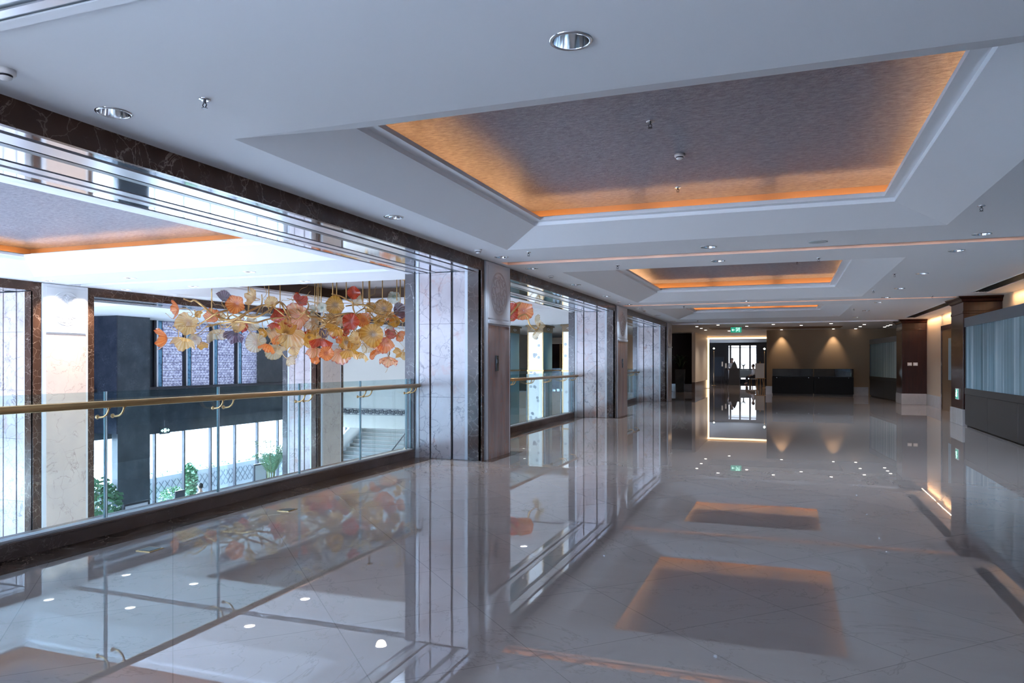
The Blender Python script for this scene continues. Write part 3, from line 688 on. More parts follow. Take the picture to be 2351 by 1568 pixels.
b.box(.0, .14, -.02, -.013, .065, .08).box(.0, .012, -.02, -.013, -.08, .08).box(.13, .142, -.02, -.013, -.08, .08); man(b, (.07, -.018, -.005), .16, (1, 0, 0)); b.build('pictogram', M['signlit'], r)
MB().tube([(-.12, 0, .11), (-.12, 0, .2)], .006).tube([(.12, 0, .11), (.12, 0, .2)], .006).build('hanger', M['chrome'], r)
r = thing('exit_sign', 'small green running man sign low on the nearer mahogany pillar', 'exit sign', (3.835, 20.25, .72))
MB().box(-.012, 0, -.17, .17, -.13, .13).build('frame', M['plastic'], r); MB().box(-.016, -.011, -.14, .14, -.11, .11).build('panel', M['green'], r)
b = MB(); man(b, (-.02, 0, -.0), .24, (0, -1, 0)); b.build('pictogram', M['signlit'], r)
for j, y in enumerate((10.62, 20.0)):
    r = thing('call_point', 'small grey call box on the pilaster of the %s marble pillar' % ('first' if j == 0 else 'second'), 'call box', (-4.195, y, 1.45))
    MB().box(0, .02, -.05, .05, -.12, .12).build('housing', M['track'], r, bevel=.004); MB().box(.018, .024, -.03, .03, .0, .06).build('window', M['signlit' if j == 0 else 'redp'] if 'redp' in M else M['chrome'], r)
for j, x in enumerate((4.08, 4.26)):
    r = thing('light_switch', '%s white switch plate on the farther mahogany pillar' % ('left' if j == 0 else 'right'), 'switch', (x, 29.298, 1.42), group='switch plates')
    MB().box(-.07, .07, -.01, 0, -.055, .055).build('plate', M['plastic'], r, bevel=.003); MB().box(-.03, .03, -.014, -.009, -.03, .03).build('rocker', M['mould'], r)
for j, (x, y) in enumerate(((-4.64, 4.41), (-4.62, 6.07))):
    r = thing('floor_socket', '%s square metal socket cover set in the floor by the balustrade' % ('nearer' if j == 0 else 'farther'), 'floor socket', (x, y, 0), .02, 'floor sockets')
    MB().box(-.07, .07, -.07, .07, 0, .005).build('frame', M['brass'], r); MB().box(-.055, .055, -.055, .055, .004, .008).build('lid', M['track'], r)

# ------------------------------------------------------------------ lobby front across the atrium
XF = -21.4
wl_ = thing('wall_lobby_front', 'dark granite lobby front wall', 'wall', kind='structure')
g = MB(); g.box(XF - .35, XF + .05, -5.2, 34, -1.1, .58); g.box(XF - .35, XF + .02, 16.2, 20.45, .58, 3.0).box(XF - .35, XF + .02, 26.06, 34, .58, 3.0).box(XF - .35, XF + .02, -5.2, 1.0, .58, 3.0)
g.build('granite_band', M['granite'], wl_); MB().box(XF - .35, XF + .25, 1.0, 34, .50, .60).build('ledge', M['iron'], wl_)
struct(BX('wall_granite_pier', M['granite'], XF + .02, -20.3, 18.0, 19.3, -.85, 3.0), 'dark granite block hanging beside the patterned windows', 'wall')
struct(BX('wall_granite_pier_lower', M['granite'], -20.55, -20.3, 18.0, 19.3, -4.8, -.85))
struct(BX('wall_tile_face', M['tile'], XF + .02, -20.31, 17.97, 18.0, -.85, 3.0))
struct(MB().box(XF - .1, XF + .1, 27.9, 28.2, -4.8, -1.1).build('wall_dark_post', M['granite']))
# patterned windows, one bay each
M['white'] = simple('white_window_post', (.8, .82, .88), .3)
def pattern_bay(y, w, i, vis):
    r = thing('window_%d' % i, 'patterned translucent window bay of the lobby front' if vis else None, None, (XF, y, 0), kind='structure')
    MB().box(0, .10, 0, .10, .6, 3.0).build('mullion', M['iron'], r); MB().box(0, .08, .10, .19, .6, 3.0).build('white_post', M['white'], r)
    MB().box(-.02, 0, .19, w, .6, 3.0).build('screen_pane', M['screen'], r)
    MB().box(.0, .012, .19, .44, .6, 3.0).build('glass_strip', M['tealpane'], r)
    b = MB(); k = 8
    for j in range(1, k + 1): z = .6 + 2.4 * j / k; b.box(0, .012, .44, w, z - .012, z)
    b.box(.0, .02, .43, .45, .6, 3.0)
    b.build('cross_bars', M['iron'], r)
    # relief motif rows: small half-round scales that give the printed pattern
    q = MB()
    if vis:
        cw, ch = (w - .45) / 6, 2.4 / 24
        for a in range(6):
            for c_ in range(24):
                yc = .45 + (a + .5 + (.25 if c_ % 2 else -.25)) * cw; zc = .6 + (c_ + .3) * ch
                q.tube([(.006, yc + cw * .42 * math.cos(t), zc + ch * .7 * math.sin(t)) for t in (0, .7, 1.4, 2.1, 2.7)], .011, 3, False)
        q.build('scale_pattern', M['lilac'], r)
M['tealpane'] = glassmat('teal_glass_strip', (.45, .68, .75), .05)
M['lilac'] = simple('lilac_print', (.28, .26, .42), .6)
n_ = 2
for j in range(4): pattern_bay(20.45 + j * 1.4, 1.4, n_, True); n_ += 1
for j in range(11): pattern_bay(1.0 + j * 1.38, 1.38, n_, False); n_ += 1
# clear glazing of the ground floor
r = thing('window_lobby_glazing', 'tall clear glazing of the lobby ground floor', 'window', kind='structure')
b = MB(); y = -4.3
while y < 34: b.box(XF - .06, XF + .06, y - .03, y + .03, -4.8, -1.1); y += 1.38
b.build('mullions', M['iron'], r); MB().box(XF - .012, XF + .012, -5.2, 34, -4.8, -1.1).build('glass', M['wglass'], r)
b = MB()
for z in (-2.1, -3.1): b.box(XF - .03, XF + .03, -5.2, 18.2, z - .01, z + .01)
b.build('transoms', M['iron'], r)
struct(BX('wall_lobby_north', M['cream'], XF - .35, -20.0, 33.9, 34.2, -4.8, 3.0))
# lobby exit sign
p = atX(378, 988, -20.2); r = thing('exit_sign', 'dark hanging exit sign over the lobby doors', 'exit sign', p, PI / 2)
MB().box(-.22, .22, -.02, .02, -.12, .12).build('panel', M['granite'], r)
b = MB()
for k in (-1, 1): b.tube([(k * .04, -.03, 0), (k * .17, -.03, 0)], .02, 5).tube([(k * .12, -.03, .04), (k * .18, -.03, 0), (k * .12, -.03, -.04)], .016, 5)
b.box(-.05, .05, -.03, -.02, -.07, .07); b.build('pictogram', M['signlit'], r); MB().tube([(0, 0, .12), (0, 0, .35)], .01).build('hanger', M['iron'], r)

# end wall with frieze, stairs below
ew = thing('wall_frieze', 'cream stone wall with black scroll frieze above the stairs', 'wall', kind='structure')
MB().box(-24, -13.4, 30, 30.3, -1.58, 3.0).build('stone_face', M['creamstone'] if 'creamstone' in M else M['cream'], ew)
b = MB(); zc = -.81; x = -21.0; j = 0
while x < -14:
    s_ = 1 if j % 2 else -1
    b.tube([(x + (.15 - .011 * t) * math.cos(t * .6), 29.985, zc + s_ * (.12 - .009 * t) * math.sin(t * .6)) for t in range(13)], .021, 4, False)
    b.tube([(x - .14, 29.985, zc - s_ * .12), (x, 29.985, zc - s_ * .04), (x + .13, 29.985, zc + s_ * .12)], .013, 4, False)
    b.tube([(x + .05 * math.cos(t), 29.985, zc + .05 * math.sin(t)) for t in (0, 1, 2, 3, 4, 5)], .010, 4, False); b.tube([(x + .09 + .04 * math.cos(t), 29.985, zc - s_ * .07 + .035 * math.sin(t)) for t in (0, 1, 2, 3, 4, 5)], .013, 4, False); b.tube([(x + .02, 29.985, zc + s_ * .06), (x + .1, 29.985, zc + s_ * .10)], .02, 4); x += .2; j += 1
b.box(-24, -13.5, 29.98, 30, -.672, -.66).box(-24, -13.5, 29.98, 30, -.96, -.948); b.build('scroll_frieze', M['iron'], ew)
struct(BX('wall_stair_back', M['stairblue'] if 'stairblue' in M else M['stonewhite'], -24, -5.5, 36.2, 36.4, -4.8, 0))
M['stair'] = simple('grey_stair_stone', (.24, .25, .25), .4)
st = thing('staircase', 'grey stone staircase rising under the cream frieze wall', 'staircase', (-18.0, 27.2, -4.8))
b = MB()
for k in range(24): b.box(-2.1, 1.05, k * .29, 7.3, k * .155, (k + 1) * .155 - .02)
b.build('steps', M['stair'], st); b = MB()
for k in range(24): b.box(-2.1, 1.05, k * .29 - .02, k * .29 + .3, (k + 1) * .155 - .02, (k + 1) * .155)
b.build('treads', M['base'], st)
def para(x0, x1, mt, nm, add, bend):
    rows = []
    for k in range(15):
        t = k / 14; y = t * 7.2 - .6; z = max(0, t * 7.2 / 7.0 * 3.75 - .2) + add; dx = bend * math.sin(t * PI)
        rows.append([(x0 + dx, y, z - add - .4), (x1 + dx, y, z - add - .4), (x1 + dx, y, z), (x0 + dx, y, z)])
    return MB().grid(rows, True).build(nm, mt, st, True)
para(-2.3, -2.1, M['stonewhite'], 'parapet', .55, -.15); para(1.35, 1.6, M['oak2'] if 'oak2' in M else M['warmwall'], 'side_wall', .75, .25)
pts = [(1.1 + .12 * math.sin(t / 14 * PI), t / 14 * 7.2 - .6, max(0, t / 14 * 3.85 - .2) + .9) for t in range(15)]
b = MB().tube(pts, .03, 8)
for p in pts[::2]: b.tube([p, (p[0], p[1], p[2] - .85)], .014, 6)
b.build('handrail', M['iron'], st, True)

# far gallery
struct(BX('floor_gallery', M['floor'], -13.4, -5.5, 35.0, 46, -.6, 0)); gw = struct(BX('wall_gallery_face', M['cream'], -13.4, -5.5, 34.9, 35.0, -4.8, 0), 'cream stone face of the far gallery edge', 'wall')
struct(BX('wall_gallery_back', M['wood'], -16, -5.4, 43, 43.2, 0, 2.62), 'dark wood wall behind the far gallery', 'wall'); struct(BX('wall_gallery_frieze', M['warmwall'], -16, -5.4, 42.9, 43.2, 2.62, 3.0))
struct(BX('wall_gallery_west', M['cream'], -13.6, -13.4, 30.0, 46, -4.8, 3.0))
gr = thing('glass_balustrade', 'glass balustrade with pale rail on the far curved gallery', 'balustrade', (-13.4, 35.05, 0))
MB().box(0, 7.9, 0, .02, .05, 1.2).build('glass_panel', M['glass'], gr); MB().tube([(0, -.06, 1.1), (7.9, -.06, 1.1)], .03).build('handrail', M['brass'], gr, True); MB().box(0, 7.9, -.03, .05, 0, .06).build('rail_foot', M['stonewhite'], gr)
a = atY(1193, 800, 42.8); c_ = atY(1199, 800, 42.8); f = thing('door_frame', 'gold framed niche with a small screen behind the far columns', 'door frame', kind='structure')
MB().box(a.x, c_.x, 42.75, 43, 0, 2.6).box(a.x, c_.x + 1.1, 42.75, 43, 2.5, 2.62).build('frame', M['oak'], f); MB().box(c_.x, c_.x + 1.0, 42.9, 43, 0, 1.15).box(c_.x, c_.x + 1.0, 42.9, 43, 1.62, 2.0).build('wood_panel', M['oak'], f)  # niche panels share the honey wood of the frame
p = atY(1207, 814, 42.7); r = thing('wall_screen', 'small dark screen with blue picture between the far columns', 'screen', p)
MB().box(-.26, .26, 0, .05, -.26, .26).build('housing', M['black'], r); MB().box(-.05, .2, -.006, .0, -.2, .22).build('display', M['tv'], r)
for px in (1287, 1441):
    p = atY(px, 800, 42.9); struct(BX('trim_%d' % (px), M['oak'], p.x - .05, p.x + .05, 42.85, 43, 0, 2.6))
# gallery columns
def column(x0, label):
    y0, w, d = 28.3, .62, 1.25; r = thing('square_column', label, 'column', (x0, y0, 0), group='square columns of the far gallery', kind='thing')
    MB().box(0, w, 0, d, -4.8, 2.72).build('core', M['tealcol'], r)
    MB().box(.0, w, -.012, 0, -4.8, 2.72).build('front_panel', M['whitecol'], r)
    for z in (1.12,): MB().box(-.04, w + .04, -.05, d + .04, z, z + .06).build('gold_band', M['brass'], r)
    MB().box(-.02, .02, -.03, .01, -4.8, 2.72).box(w - .02, w + .02, -.03, .01, -4.8, 2.72).build('edge_trim', M['brass'], r)
    c = MB().box(-.03, w + .03, -.04, d + .03, 2.70, 2.94).build('capital', M['capital'], r, bevel=.01); MB().box(-.09, w + .09, -.10, d + .09, 2.93, 2.99).build('cornice', M['capital'], c, bevel=.015)
    b = MB()
    for k in (-1, 1): b.tube([(w / 2 + k * (.16 - .011 * t) * math.cos(t * .6), -.05, 2.82 + (.07 - .005 * t) * math.sin(t * .6)) for t in range(12)], .008, 4, False)
    for k in (-1, 1): b.tube([(w + .035, d / 2 + k * (.2 - .013 * t) * math.cos(t * .6), 2.82 + (.07 - .005 * t) * math.sin(t * .6)) for t in range(12)], .008, 4, False)
    b.build('scroll_relief', M['stonewhite'], c)
    b = MB()
    for k in range(26):
        cx, cz = R.uniform(.1, w - .1), R.uniform(-3.5, 2.5)
        for q in range(5): an = q * 1.257; b.sphere((cx + .035 * math.cos(an), -.014, cz + .035 * math.sin(an)), .026, 6, 4, (1, .15, 1))
    b.build('flower_print', M['bluegrey'], r)
M['tealcol'] = simple('teal_column_glass', (.22, .40, .46), .15); M['whitecol'] = simple('glowing_white_column_glass', (.82, .88, .90), .2, emit=(.85, .95, 1), es=.35); M['bluegrey'] = simple('blue_grey_print', (.62, .70, .78), .5)  # white column fronts get a painted glow in place of light on them
xw = atY(1213, 800, 28.3).x
for k, q in ((-1, 'first'), (0, 'middle'), (1, 'last')):
    column(xw + k * 1.46, 'white and teal square column with bronze capital, %s of three beyond the marble pillar' % q)

# ------------------------------------------------------------------ far hall
a, b_ = atY(1541, 800, 39), atY(1591, 800, 39)
M['palewin'] = simple('daylit_frosted_glass', (.5, .6, .7), .5, emit=(.55, .75, 1), es=.55)
M['darkred'] = simple('dark_red_wood', (.018, .006, .005), .6, spec=.2)
struct(BX('wall_hall_dark', M['darkred'], a.x - .6, b_.x, 39, 39.2, .37, 3.0), 'dark wood panel wall behind the potted plant', 'wall'); struct(BX('baseboard_hall', M['base'], a.x - .6, b_.x + .01, 38.97, 39, 0, .38))
struct(BX('wall_hall_side', M['cream'], -4.42, -4.25, 37.75, 44, .5, 3.0), 'cream wall of the far hall with polished base', 'wall'); struct(BX('baseboard_hall_side', M['plinth'], -4.42, -4.26, 37.75, 44, 0, .5))
struct(BX('window_hall', M['palewin'], -8, -4.42, 43.8, 43.85, 0, 3.0)); struct(BX('wall_hall_west', M['cream'], -8.2, -8, 39, 58, 0, 3.0))
struct(BX('wall_hall_right', M['beigewall'], -.86, -.6, 36.9, 44.2, 0, 3.0))
r = thing('led_portal', 'warm glowing strip outlining the portal of the far lounge', 'light strip', (0, 44, 0), kind='thing')
MB().box(-4.27, -4.17, -.04, .02, .02, 2.90).build('upright_strip', M['ledw'], r); MB().box(-4.27, -.86, -.04, .02, 2.84, 2.93).build('top_strip', M['ledw'], r)
struct(BX('wall_lounge_front', M['black'], -8, -4.27, 44.0, 44.2, 0, 3.0)); struct(BX('trim_11', M['warmwall'], -4.3, -.86, 44.0, 44.3, 2.9, 3.0))
M['darkwall'] = simple('near_black_wall', (.008, .007, .009), .35)
struct(BX('wall_lounge_left', M['darkwall'], -6.4, -6.3, 44.2, 58, 0, 3.0)); struct(BX('wall_lounge_right', M['darkwall'], -.7, -.5, 44.2, 58, 0, 3.0))
wx0, wx1 = atY(1670, 800, 58).x, atY(1739, 800, 58).x
lb = MB().box(-6.4, wx0, 58, 58.2, 0, 3.0).box(wx1, -.5, 58, 58.2, 0, 3.0).box(wx0, wx1, 58, 58.2, 2.78, 3.0).box(wx0, wx1, 58, 58.2, 0, .25)
struct(lb.build('wall_lounge_end', M['darkwall']), 'dark end wall of the far lounge', 'wall')
r = thing('window_lounge', 'bright tall window at the end of the far lounge', 'window', kind='structure'); b = MB()
for px in (1671, 1677, 1699, 1722, 1738): x = atY(px, 800, 58).x; b.box(x - .06, x + .06, 57.95, 58.1, .25, 2.8)
b.box(wx0, wx1, 57.95, 58.1, .98, 1.04).box(wx0, wx1, 57.95, 58.1, 2.6, 2.64); b.build('window_frame', M['iron'], r); MB().box(wx0, wx1, 58.05, 58.07, .25, 2.8).build('glass', M['smoke'], r)
# lounge things
def at0(px, Y): return Vector((atY(px, 834, Y).x, Y, 0))
p = at0(1686, 52); r = thing('host_stand', 'black host stand silhouetted against the far lounge window', 'stand', p)
MB().grid([[(-.36, -.3, 0), (.36, -.3, 0), (.36, .3, 0), (-.36, .3, 0)], [(-.34, -.28, 1.05), (.34, -.28, 1.05), (.34, .28, 1.05), (-.34, .28, 1.05)]], True).box(-.38, .38, -.32, .32, 1.05, 1.12).build('body', M['black'], r)
MB().grid([[(-.2, -.2, 1.12), (.2, -.2, 1.12), (.2, .2, 1.12), (-.2, .2, 1.12)], [(-.14, -.14, 1.34), (.14, -.14, 1.34), (.14, .14, 1.34), (-.14, .14, 1.34)], [(-.0, -.0, 1.62), (.01, 0, 1.62), (.01, .01, 1.62), (0, .01, 1.62)]], True).build('display_top', M['black'], r)
p = at0(1712, 55); r = thing('console_table', 'low grey console table before the far lounge window', 'table', p)
MB().box(-.5, .5, -.2, .2, .42, 1.0).build('cabinet_body', M['tealgrey'] if 'tealgrey' in M else M['fabric'], r)
for x in (-.46, .46):
    for y in (-.16, .16): MB().box(x - .025, x + .025, y - .025, y + .025, 0, .42).build('leg', M['iron'], r)
p = at0(1707, 55) + Vector((0, 0, 1.0)); r = thing('potted_plant', 'small spiky plant in a vase on the grey console table', 'plant', p)
MB().lathe([(.05, 0), (.03, .08), (.05, .2)], seg=12).build('vase', M['stonewhite'], r, True); b = MB()
for k in range(9): an = k * .7; b.tube([(0, 0, .18), (.08 * math.cos(an), .08 * math.sin(an), .32), (.2 * math.cos(an), .2 * math.sin(an), .34 + .08 * (k % 3))], [.012, .02, .004], 5)
b.build('leaves', M['darkleaf'], r)
p = at0(1745, 48); r = thing('easel', 'wooden easel holding a white board in the far lounge', 'easel', p)
for x in (-.22, .22): MB().tube([(0, .0, 1.55), (x, -.1, 0)], .022, 6).build('leg', M['oak'], r)
MB().tube([(0, .1, 1.35), (0, .55, 0)], .02, 6).build('leg', M['oak'], r); MB().box(-.33, .33, -.08, -.03, .5, .54).build('shelf', M['oak'], r)
bd = thing('white_board', 'blank white board propped on the wooden easel', 'board', p + Vector((0, -.1, .54)))
MB().box(-.27, .27, -.012, .012, 0, .9).build('sheet', M['stonewhite'], bd); MB().box(-.28, .28, .012, .02, -.01, .91).build('backing', M['fabric'], bd)
for px, q in ((1639, 'left'), (1755, 'right')):
    p = at0(px, 50 if px < 1700 else 46); z = 2.42 if px < 1700 else 2.3
    r = thing('floor_lamp', 'slim floor lamp with glowing glass shade on the %s of the far lounge' % q, 'lamp', p, group='lounge floor lamps')
    MB().tube([(0, 0, .02), (0, 0, z - .15)], .015).build('pole', M['brass'], r, True); MB().lathe([(.14, 0), (.14, .02), (.02, .03)], seg=16).build('base', M['brass'], r)
    MB().lathe([(.09, z - .14), (.10, z + .14)], seg=14, cap=False).build('lamp_shade', M['glass'], r); MB().sphere((0, 0, z), .055).build('bulb', M['pin'], r)
p = at0(1658, 49); 
for k, (dx, h_) in enumerate(((0, 1.25), (.22, 1.15))):
    r = thing('candlestick', '%s floor candlestick with white candle before the dark lounge wall' % ('taller' if k == 0 else 'shorter'), 'candlestick', p + Vector((dx, 0, 0)), group='floor candlesticks')
    b = MB()
    for an in (0, 2.1, 4.2): b.tube([(0, 0, h_ - .35), (.05 * math.cos(an), .05 * math.sin(an), h_ * .4), (.16 * math.cos(an), .16 * math.sin(an), 0)], .012, 5)
    b.lathe([(.06, h_ - .02), (.07, h_)], seg=12).tube([(0, 0, h_ - .35), (0, 0, h_)], .015); b.build('stand', M['iron'], r); MB().lathe([(.05, h_), (.05, h_ + .3)], seg=12).build('candle', M['pot'], r)
p = at0(1649, 57.9); r = thing('framed_picture', 'dark framed picture on the far lounge wall', 'picture', p + Vector((0, .06, 1.2)))
MB().box(-.42, .42, -.03, .03, -.75, .75).build('frame', M['iron'], r); MB().box(-.37, .37, -.035, -.028, -.7, .7).build('canvas', simple('dark_blue_canvas', (.02, .03, .05), .4), r)
# potted plant in the hall
p = at0(1562, 37.8); r = thing('potted_plant', 'tall dark planter with leafy plant against the dark wood wall', 'plant', p)
MB().grid([[(-.2, -.2, 0), (.2, -.2, 0), (.2, .2, 0), (-.2, .2, 0)], [(-.24, -.24, 1.15), (.24, -.24, 1.15), (.24, .24, 1.15), (-.24, .24, 1.15)], [(-.2, -.2, 1.12), (.2, -.2, 1.12), (.2, .2, 1.12), (-.2, .2, 1.12)]], True).build('planter', M['granite'], r)
def frond(b, o, an, L, up, w, n_=7):
    pr = []; o = Vector(o)
    for k in range(n_ + 1):
        t = k / n_; rad = L * t; z = up * math.sin(t * 2.0) ; c = o + Vector((math.cos(an) * rad, math.sin(an) * rad, z)); s_ = Vector((-math.sin(an), math.cos(an), 0)) * w * math.sin(min(t * 3.0 + .15, PI * .98) if t < .7 else (1 - t) * 3 + .1)
        pr.append([c - s_, c + Vector((0, 0, w * .4)), c + s_])
    b.grid(pr)
b = MB()
for k in range(26): frond(b, (R.uniform(-.06, .06), R.uniform(-.06, .06), 1.1), R.uniform(0, 6.3), R.uniform(.2, .5), R.uniform(.35, .8), .045)
b.build('leaves', M['darkleaf'], r)

# ------------------------------------------------------------------ lobby plants, furniture, street side
def bush(b, c, rx, rz, n_, s_):
    for k in range(n_):
        d = Vector((R.gauss(0, 1), R.gauss(0, 1), R.gauss(0, 1))).normalized() * R.uniform(.55, 1); p = Vector(c) + Vector((d.x * rx, d.y * rx, d.z * rz))
        u = Vector((R.uniform(-1, 1), R.uniform(-1, 1), R.uniform(-.5, .5))).normalized(); v = u.orthogonal().normalized(); L = s_ * R.uniform(.7, 1.3)
        b.quad(p - v * L * .28, p + u * L * .5, p + v * L * .28, p - u * L * .5)
FZ = -4.8
def potted(px, py, X, nm, label, kind, h_, rad, pw, ph):
    p = atX(px, py, X); r = thing('potted_plant', label, 'plant', (p.x, p.y, FZ))
    MB().grid([[(-pw * q, -pw * q, z), (pw * q, -pw * q, z), (pw * q, pw * q, z), (-pw * q, pw * q, z)] for q, z in ((.85, 0), (1, ph), (.9, ph), (.9, ph - .06))], True).build('planter', M['pot'], r)
    MB().box(-pw * .9, pw * .9, -pw * .9, pw * .9, ph - .1, ph - .05).build('soil', M['plinth'], r)
    b = MB(); t = MB()
    if kind == 'fig':
        for k in range(5): t.tube([(R.uniform(-.05, .05), R.uniform(-.05, .05), ph - .1), (R.uniform(-.2, .2), R.uniform(-.2, .2), ph + h_ * .5), (R.uniform(-.3, .3), R.uniform(-.3, .3), ph + h_ * .9)], .015, 5)
        bush(b, (0, 0, ph + h_ * .5), rad, h_ * .5, 620, .2); b.build('leaves', M['leaf'], r)
    elif kind == 'ball':
        t.tube([(0, 0, ph - .1), (0, 0, ph + h_ * .5)], .03, 6); bush(b, (0, 0, ph + h_ * .5), rad, h_ * .5, 900, .09); b.build('leaves', M['palm'], r)
    else:
        for k in range(9):
            a_ = k * .7; t.tube([(.05 * math.cos(a_), .05 * math.sin(a_), ph - .1), (.16 * math.cos(a_), .16 * math.sin(a_), ph + h_ * .55)], [.035, .02], 6)
        for k in range(30):
            an = R.uniform(0, 6.28); L = R.uniform(.5, 1.15) * rad; up = R.uniform(.35, .8) * h_ * .6; o = Vector((.12 * math.cos(an), .12 * math.sin(an), ph + h_ * .45)); mid = []
            for q in range(9):
                f_ = q / 8; mid.append(o + Vector((math.cos(an) * L * f_, math.sin(an) * L * f_, up * math.sin(f_ * 2.3))))
            t.tube(mid, .008, 4, False); s_ = Vector((-math.sin(an), math.cos(an), 0))
            for q in range(1, 9):
                for sg in (-1, 1):
                    for e in (0, .5):
                        c0 = mid[q - 1].lerp(mid[q], e); tip = c0 + s_ * sg * .30 * math.sin(.4 + q * .3) + (mid[q] - mid[q - 1]) * 1.2 - Vector((0, 0, .07)); wv_ = (mid[q] - mid[q - 1]).normalized() * .014
                        b.quad(c0 - wv_, c0 + wv_, tip + wv_ * .3, tip - wv_ * .3)
        b.build('fronds', M['palm'], r)
    t.build('stems', M['stem'], r)
potted(232, 1100, -19.2, '', 'leafy green bush in white planter beside the tall floodlit pillar', 'fig', 2.1, .62, .32, .75)
potted(622, 1080, -19.0, '', 'large feathery palm in white planter by the lobby glazing', 'palm', 2.6, 1.0, .35, .8)
potted(397, 1110, -21.0, '', 'round clipped pale green bush in white box planter before the lobby glass', 'ball', 1.0, .5, .36, .8)
potted(437, 1100, -23.4, '', 'dark slim potted shrub outside the lobby glass near the person', 'fig', 1.5, .3, .25, .6)
p = atX(580, 1095, -18.6); r = thing('potted_plant', 'low grassy plant box beside the palm', 'plant', (p.x, p.y, FZ)); MB().box(-.3, .3, -.3, .3, 0, 1.1).build('planter', M['pot'], r); b = MB()
for k in range(60): frond(b, (R.uniform(-.25, .25), R.uniform(-.25, .25), 1.08), R.uniform(0, 6.3), R.uniform(.05, .25), R.uniform(.3, .6), .012, 4)
b.build('grass_blades', M['palm'], r)
def screen_board(px, py, X, label, wd, h_, rz):
    p = atX(px, py, X); r = thing('folding_screen', label, 'screen', (p.x, p.y, FZ), rz)
    MB().box(-wd, wd, -.03, .03, .1, h_).build('panel', M['fabric2'], r); MB().box(-wd - .04, wd + .04, -.04, .04, h_, h_ + .06).box(wd, wd + .05, -.04, .04, 0, h_).box(-wd - .05, -wd, -.04, .04, 0, h_).build('frame', M['iron'], r)
M['fabric2'] = simple('pale_screen_fabric', (.55, .56, .6), .7)
screen_board(312, 1150, -18.4, 'pale room divider panel with dark frame beside the granite pier', .42, 2.0, PI / 2)
screen_board(597, 1085, -20.4, 'dark framed lattice screen behind the low grassy plant', .35, 2.05, PI / 2)
p = atX(424, 1128, -19.9); r = thing('lounge_chair', 'dark slim chair back standing near the seated person', 'chair', (p.x, p.y, FZ))
MB().box(-.22, .22, -.22, .22, .42, .48).build('seat', M['fabric'], r); MB().box(-.24, -.2, -.22, .22, .46, 1.75).build('backrest', M['iron'], r)
for x in (-.2, .2):
    for y in (-.2, .2): MB().tube([(x, y, 0), (x, y, .43)], .02, 6).build('leg', M['iron'], r)
p = atX(655, 1070, -17.0); r = thing('round_table', 'small round table with pale top beside the dark post', 'table', (p.x, p.y, FZ)); MB().lathe([(.4, 1.9), (.4, 1.94)], seg=24).build('tabletop', M['oak'], r); MB().tube([(0, 0, .02), (0, 0, 1.9)], .04).build('pole', M['iron'], r); MB().lathe([(.3, 0), (.3, .03)], seg=20).build('base', M['iron'], r)
M['kerb'] = simple('pale_planter_concrete', (.20, .20, .21), .8)
# street side planter with lattice
r = thing('planter_wall', 'long pale planter wall with lattice and flowers outside the lobby', 'planter', (-25.3, 10, -4.9))
MB().box(-.4, 0, -14, 26, 0, 1.45).build('wall', M['kerb'], r); b = MB(); y = 0.
for k in range(110): y = -12 + k * .34; b.tube([(.02, y, .55), (.02, y + .6, 1.25)], .012, 4, False); b.tube([(.02, y + .6, .55), (.02, y, 1.25)], .012, 4, False)
b.build('lattice', M['granite'], r); b = MB(); bush(b, (-.2, 6, 1.55), .3, .15, 10, .1)
for k in range(50): bush(b, (-.2, -12 + k * .75, 1.55), .3, .14, 26, .11)
tag(b.build('flowers', M['leaf'], r), kind='stuff')

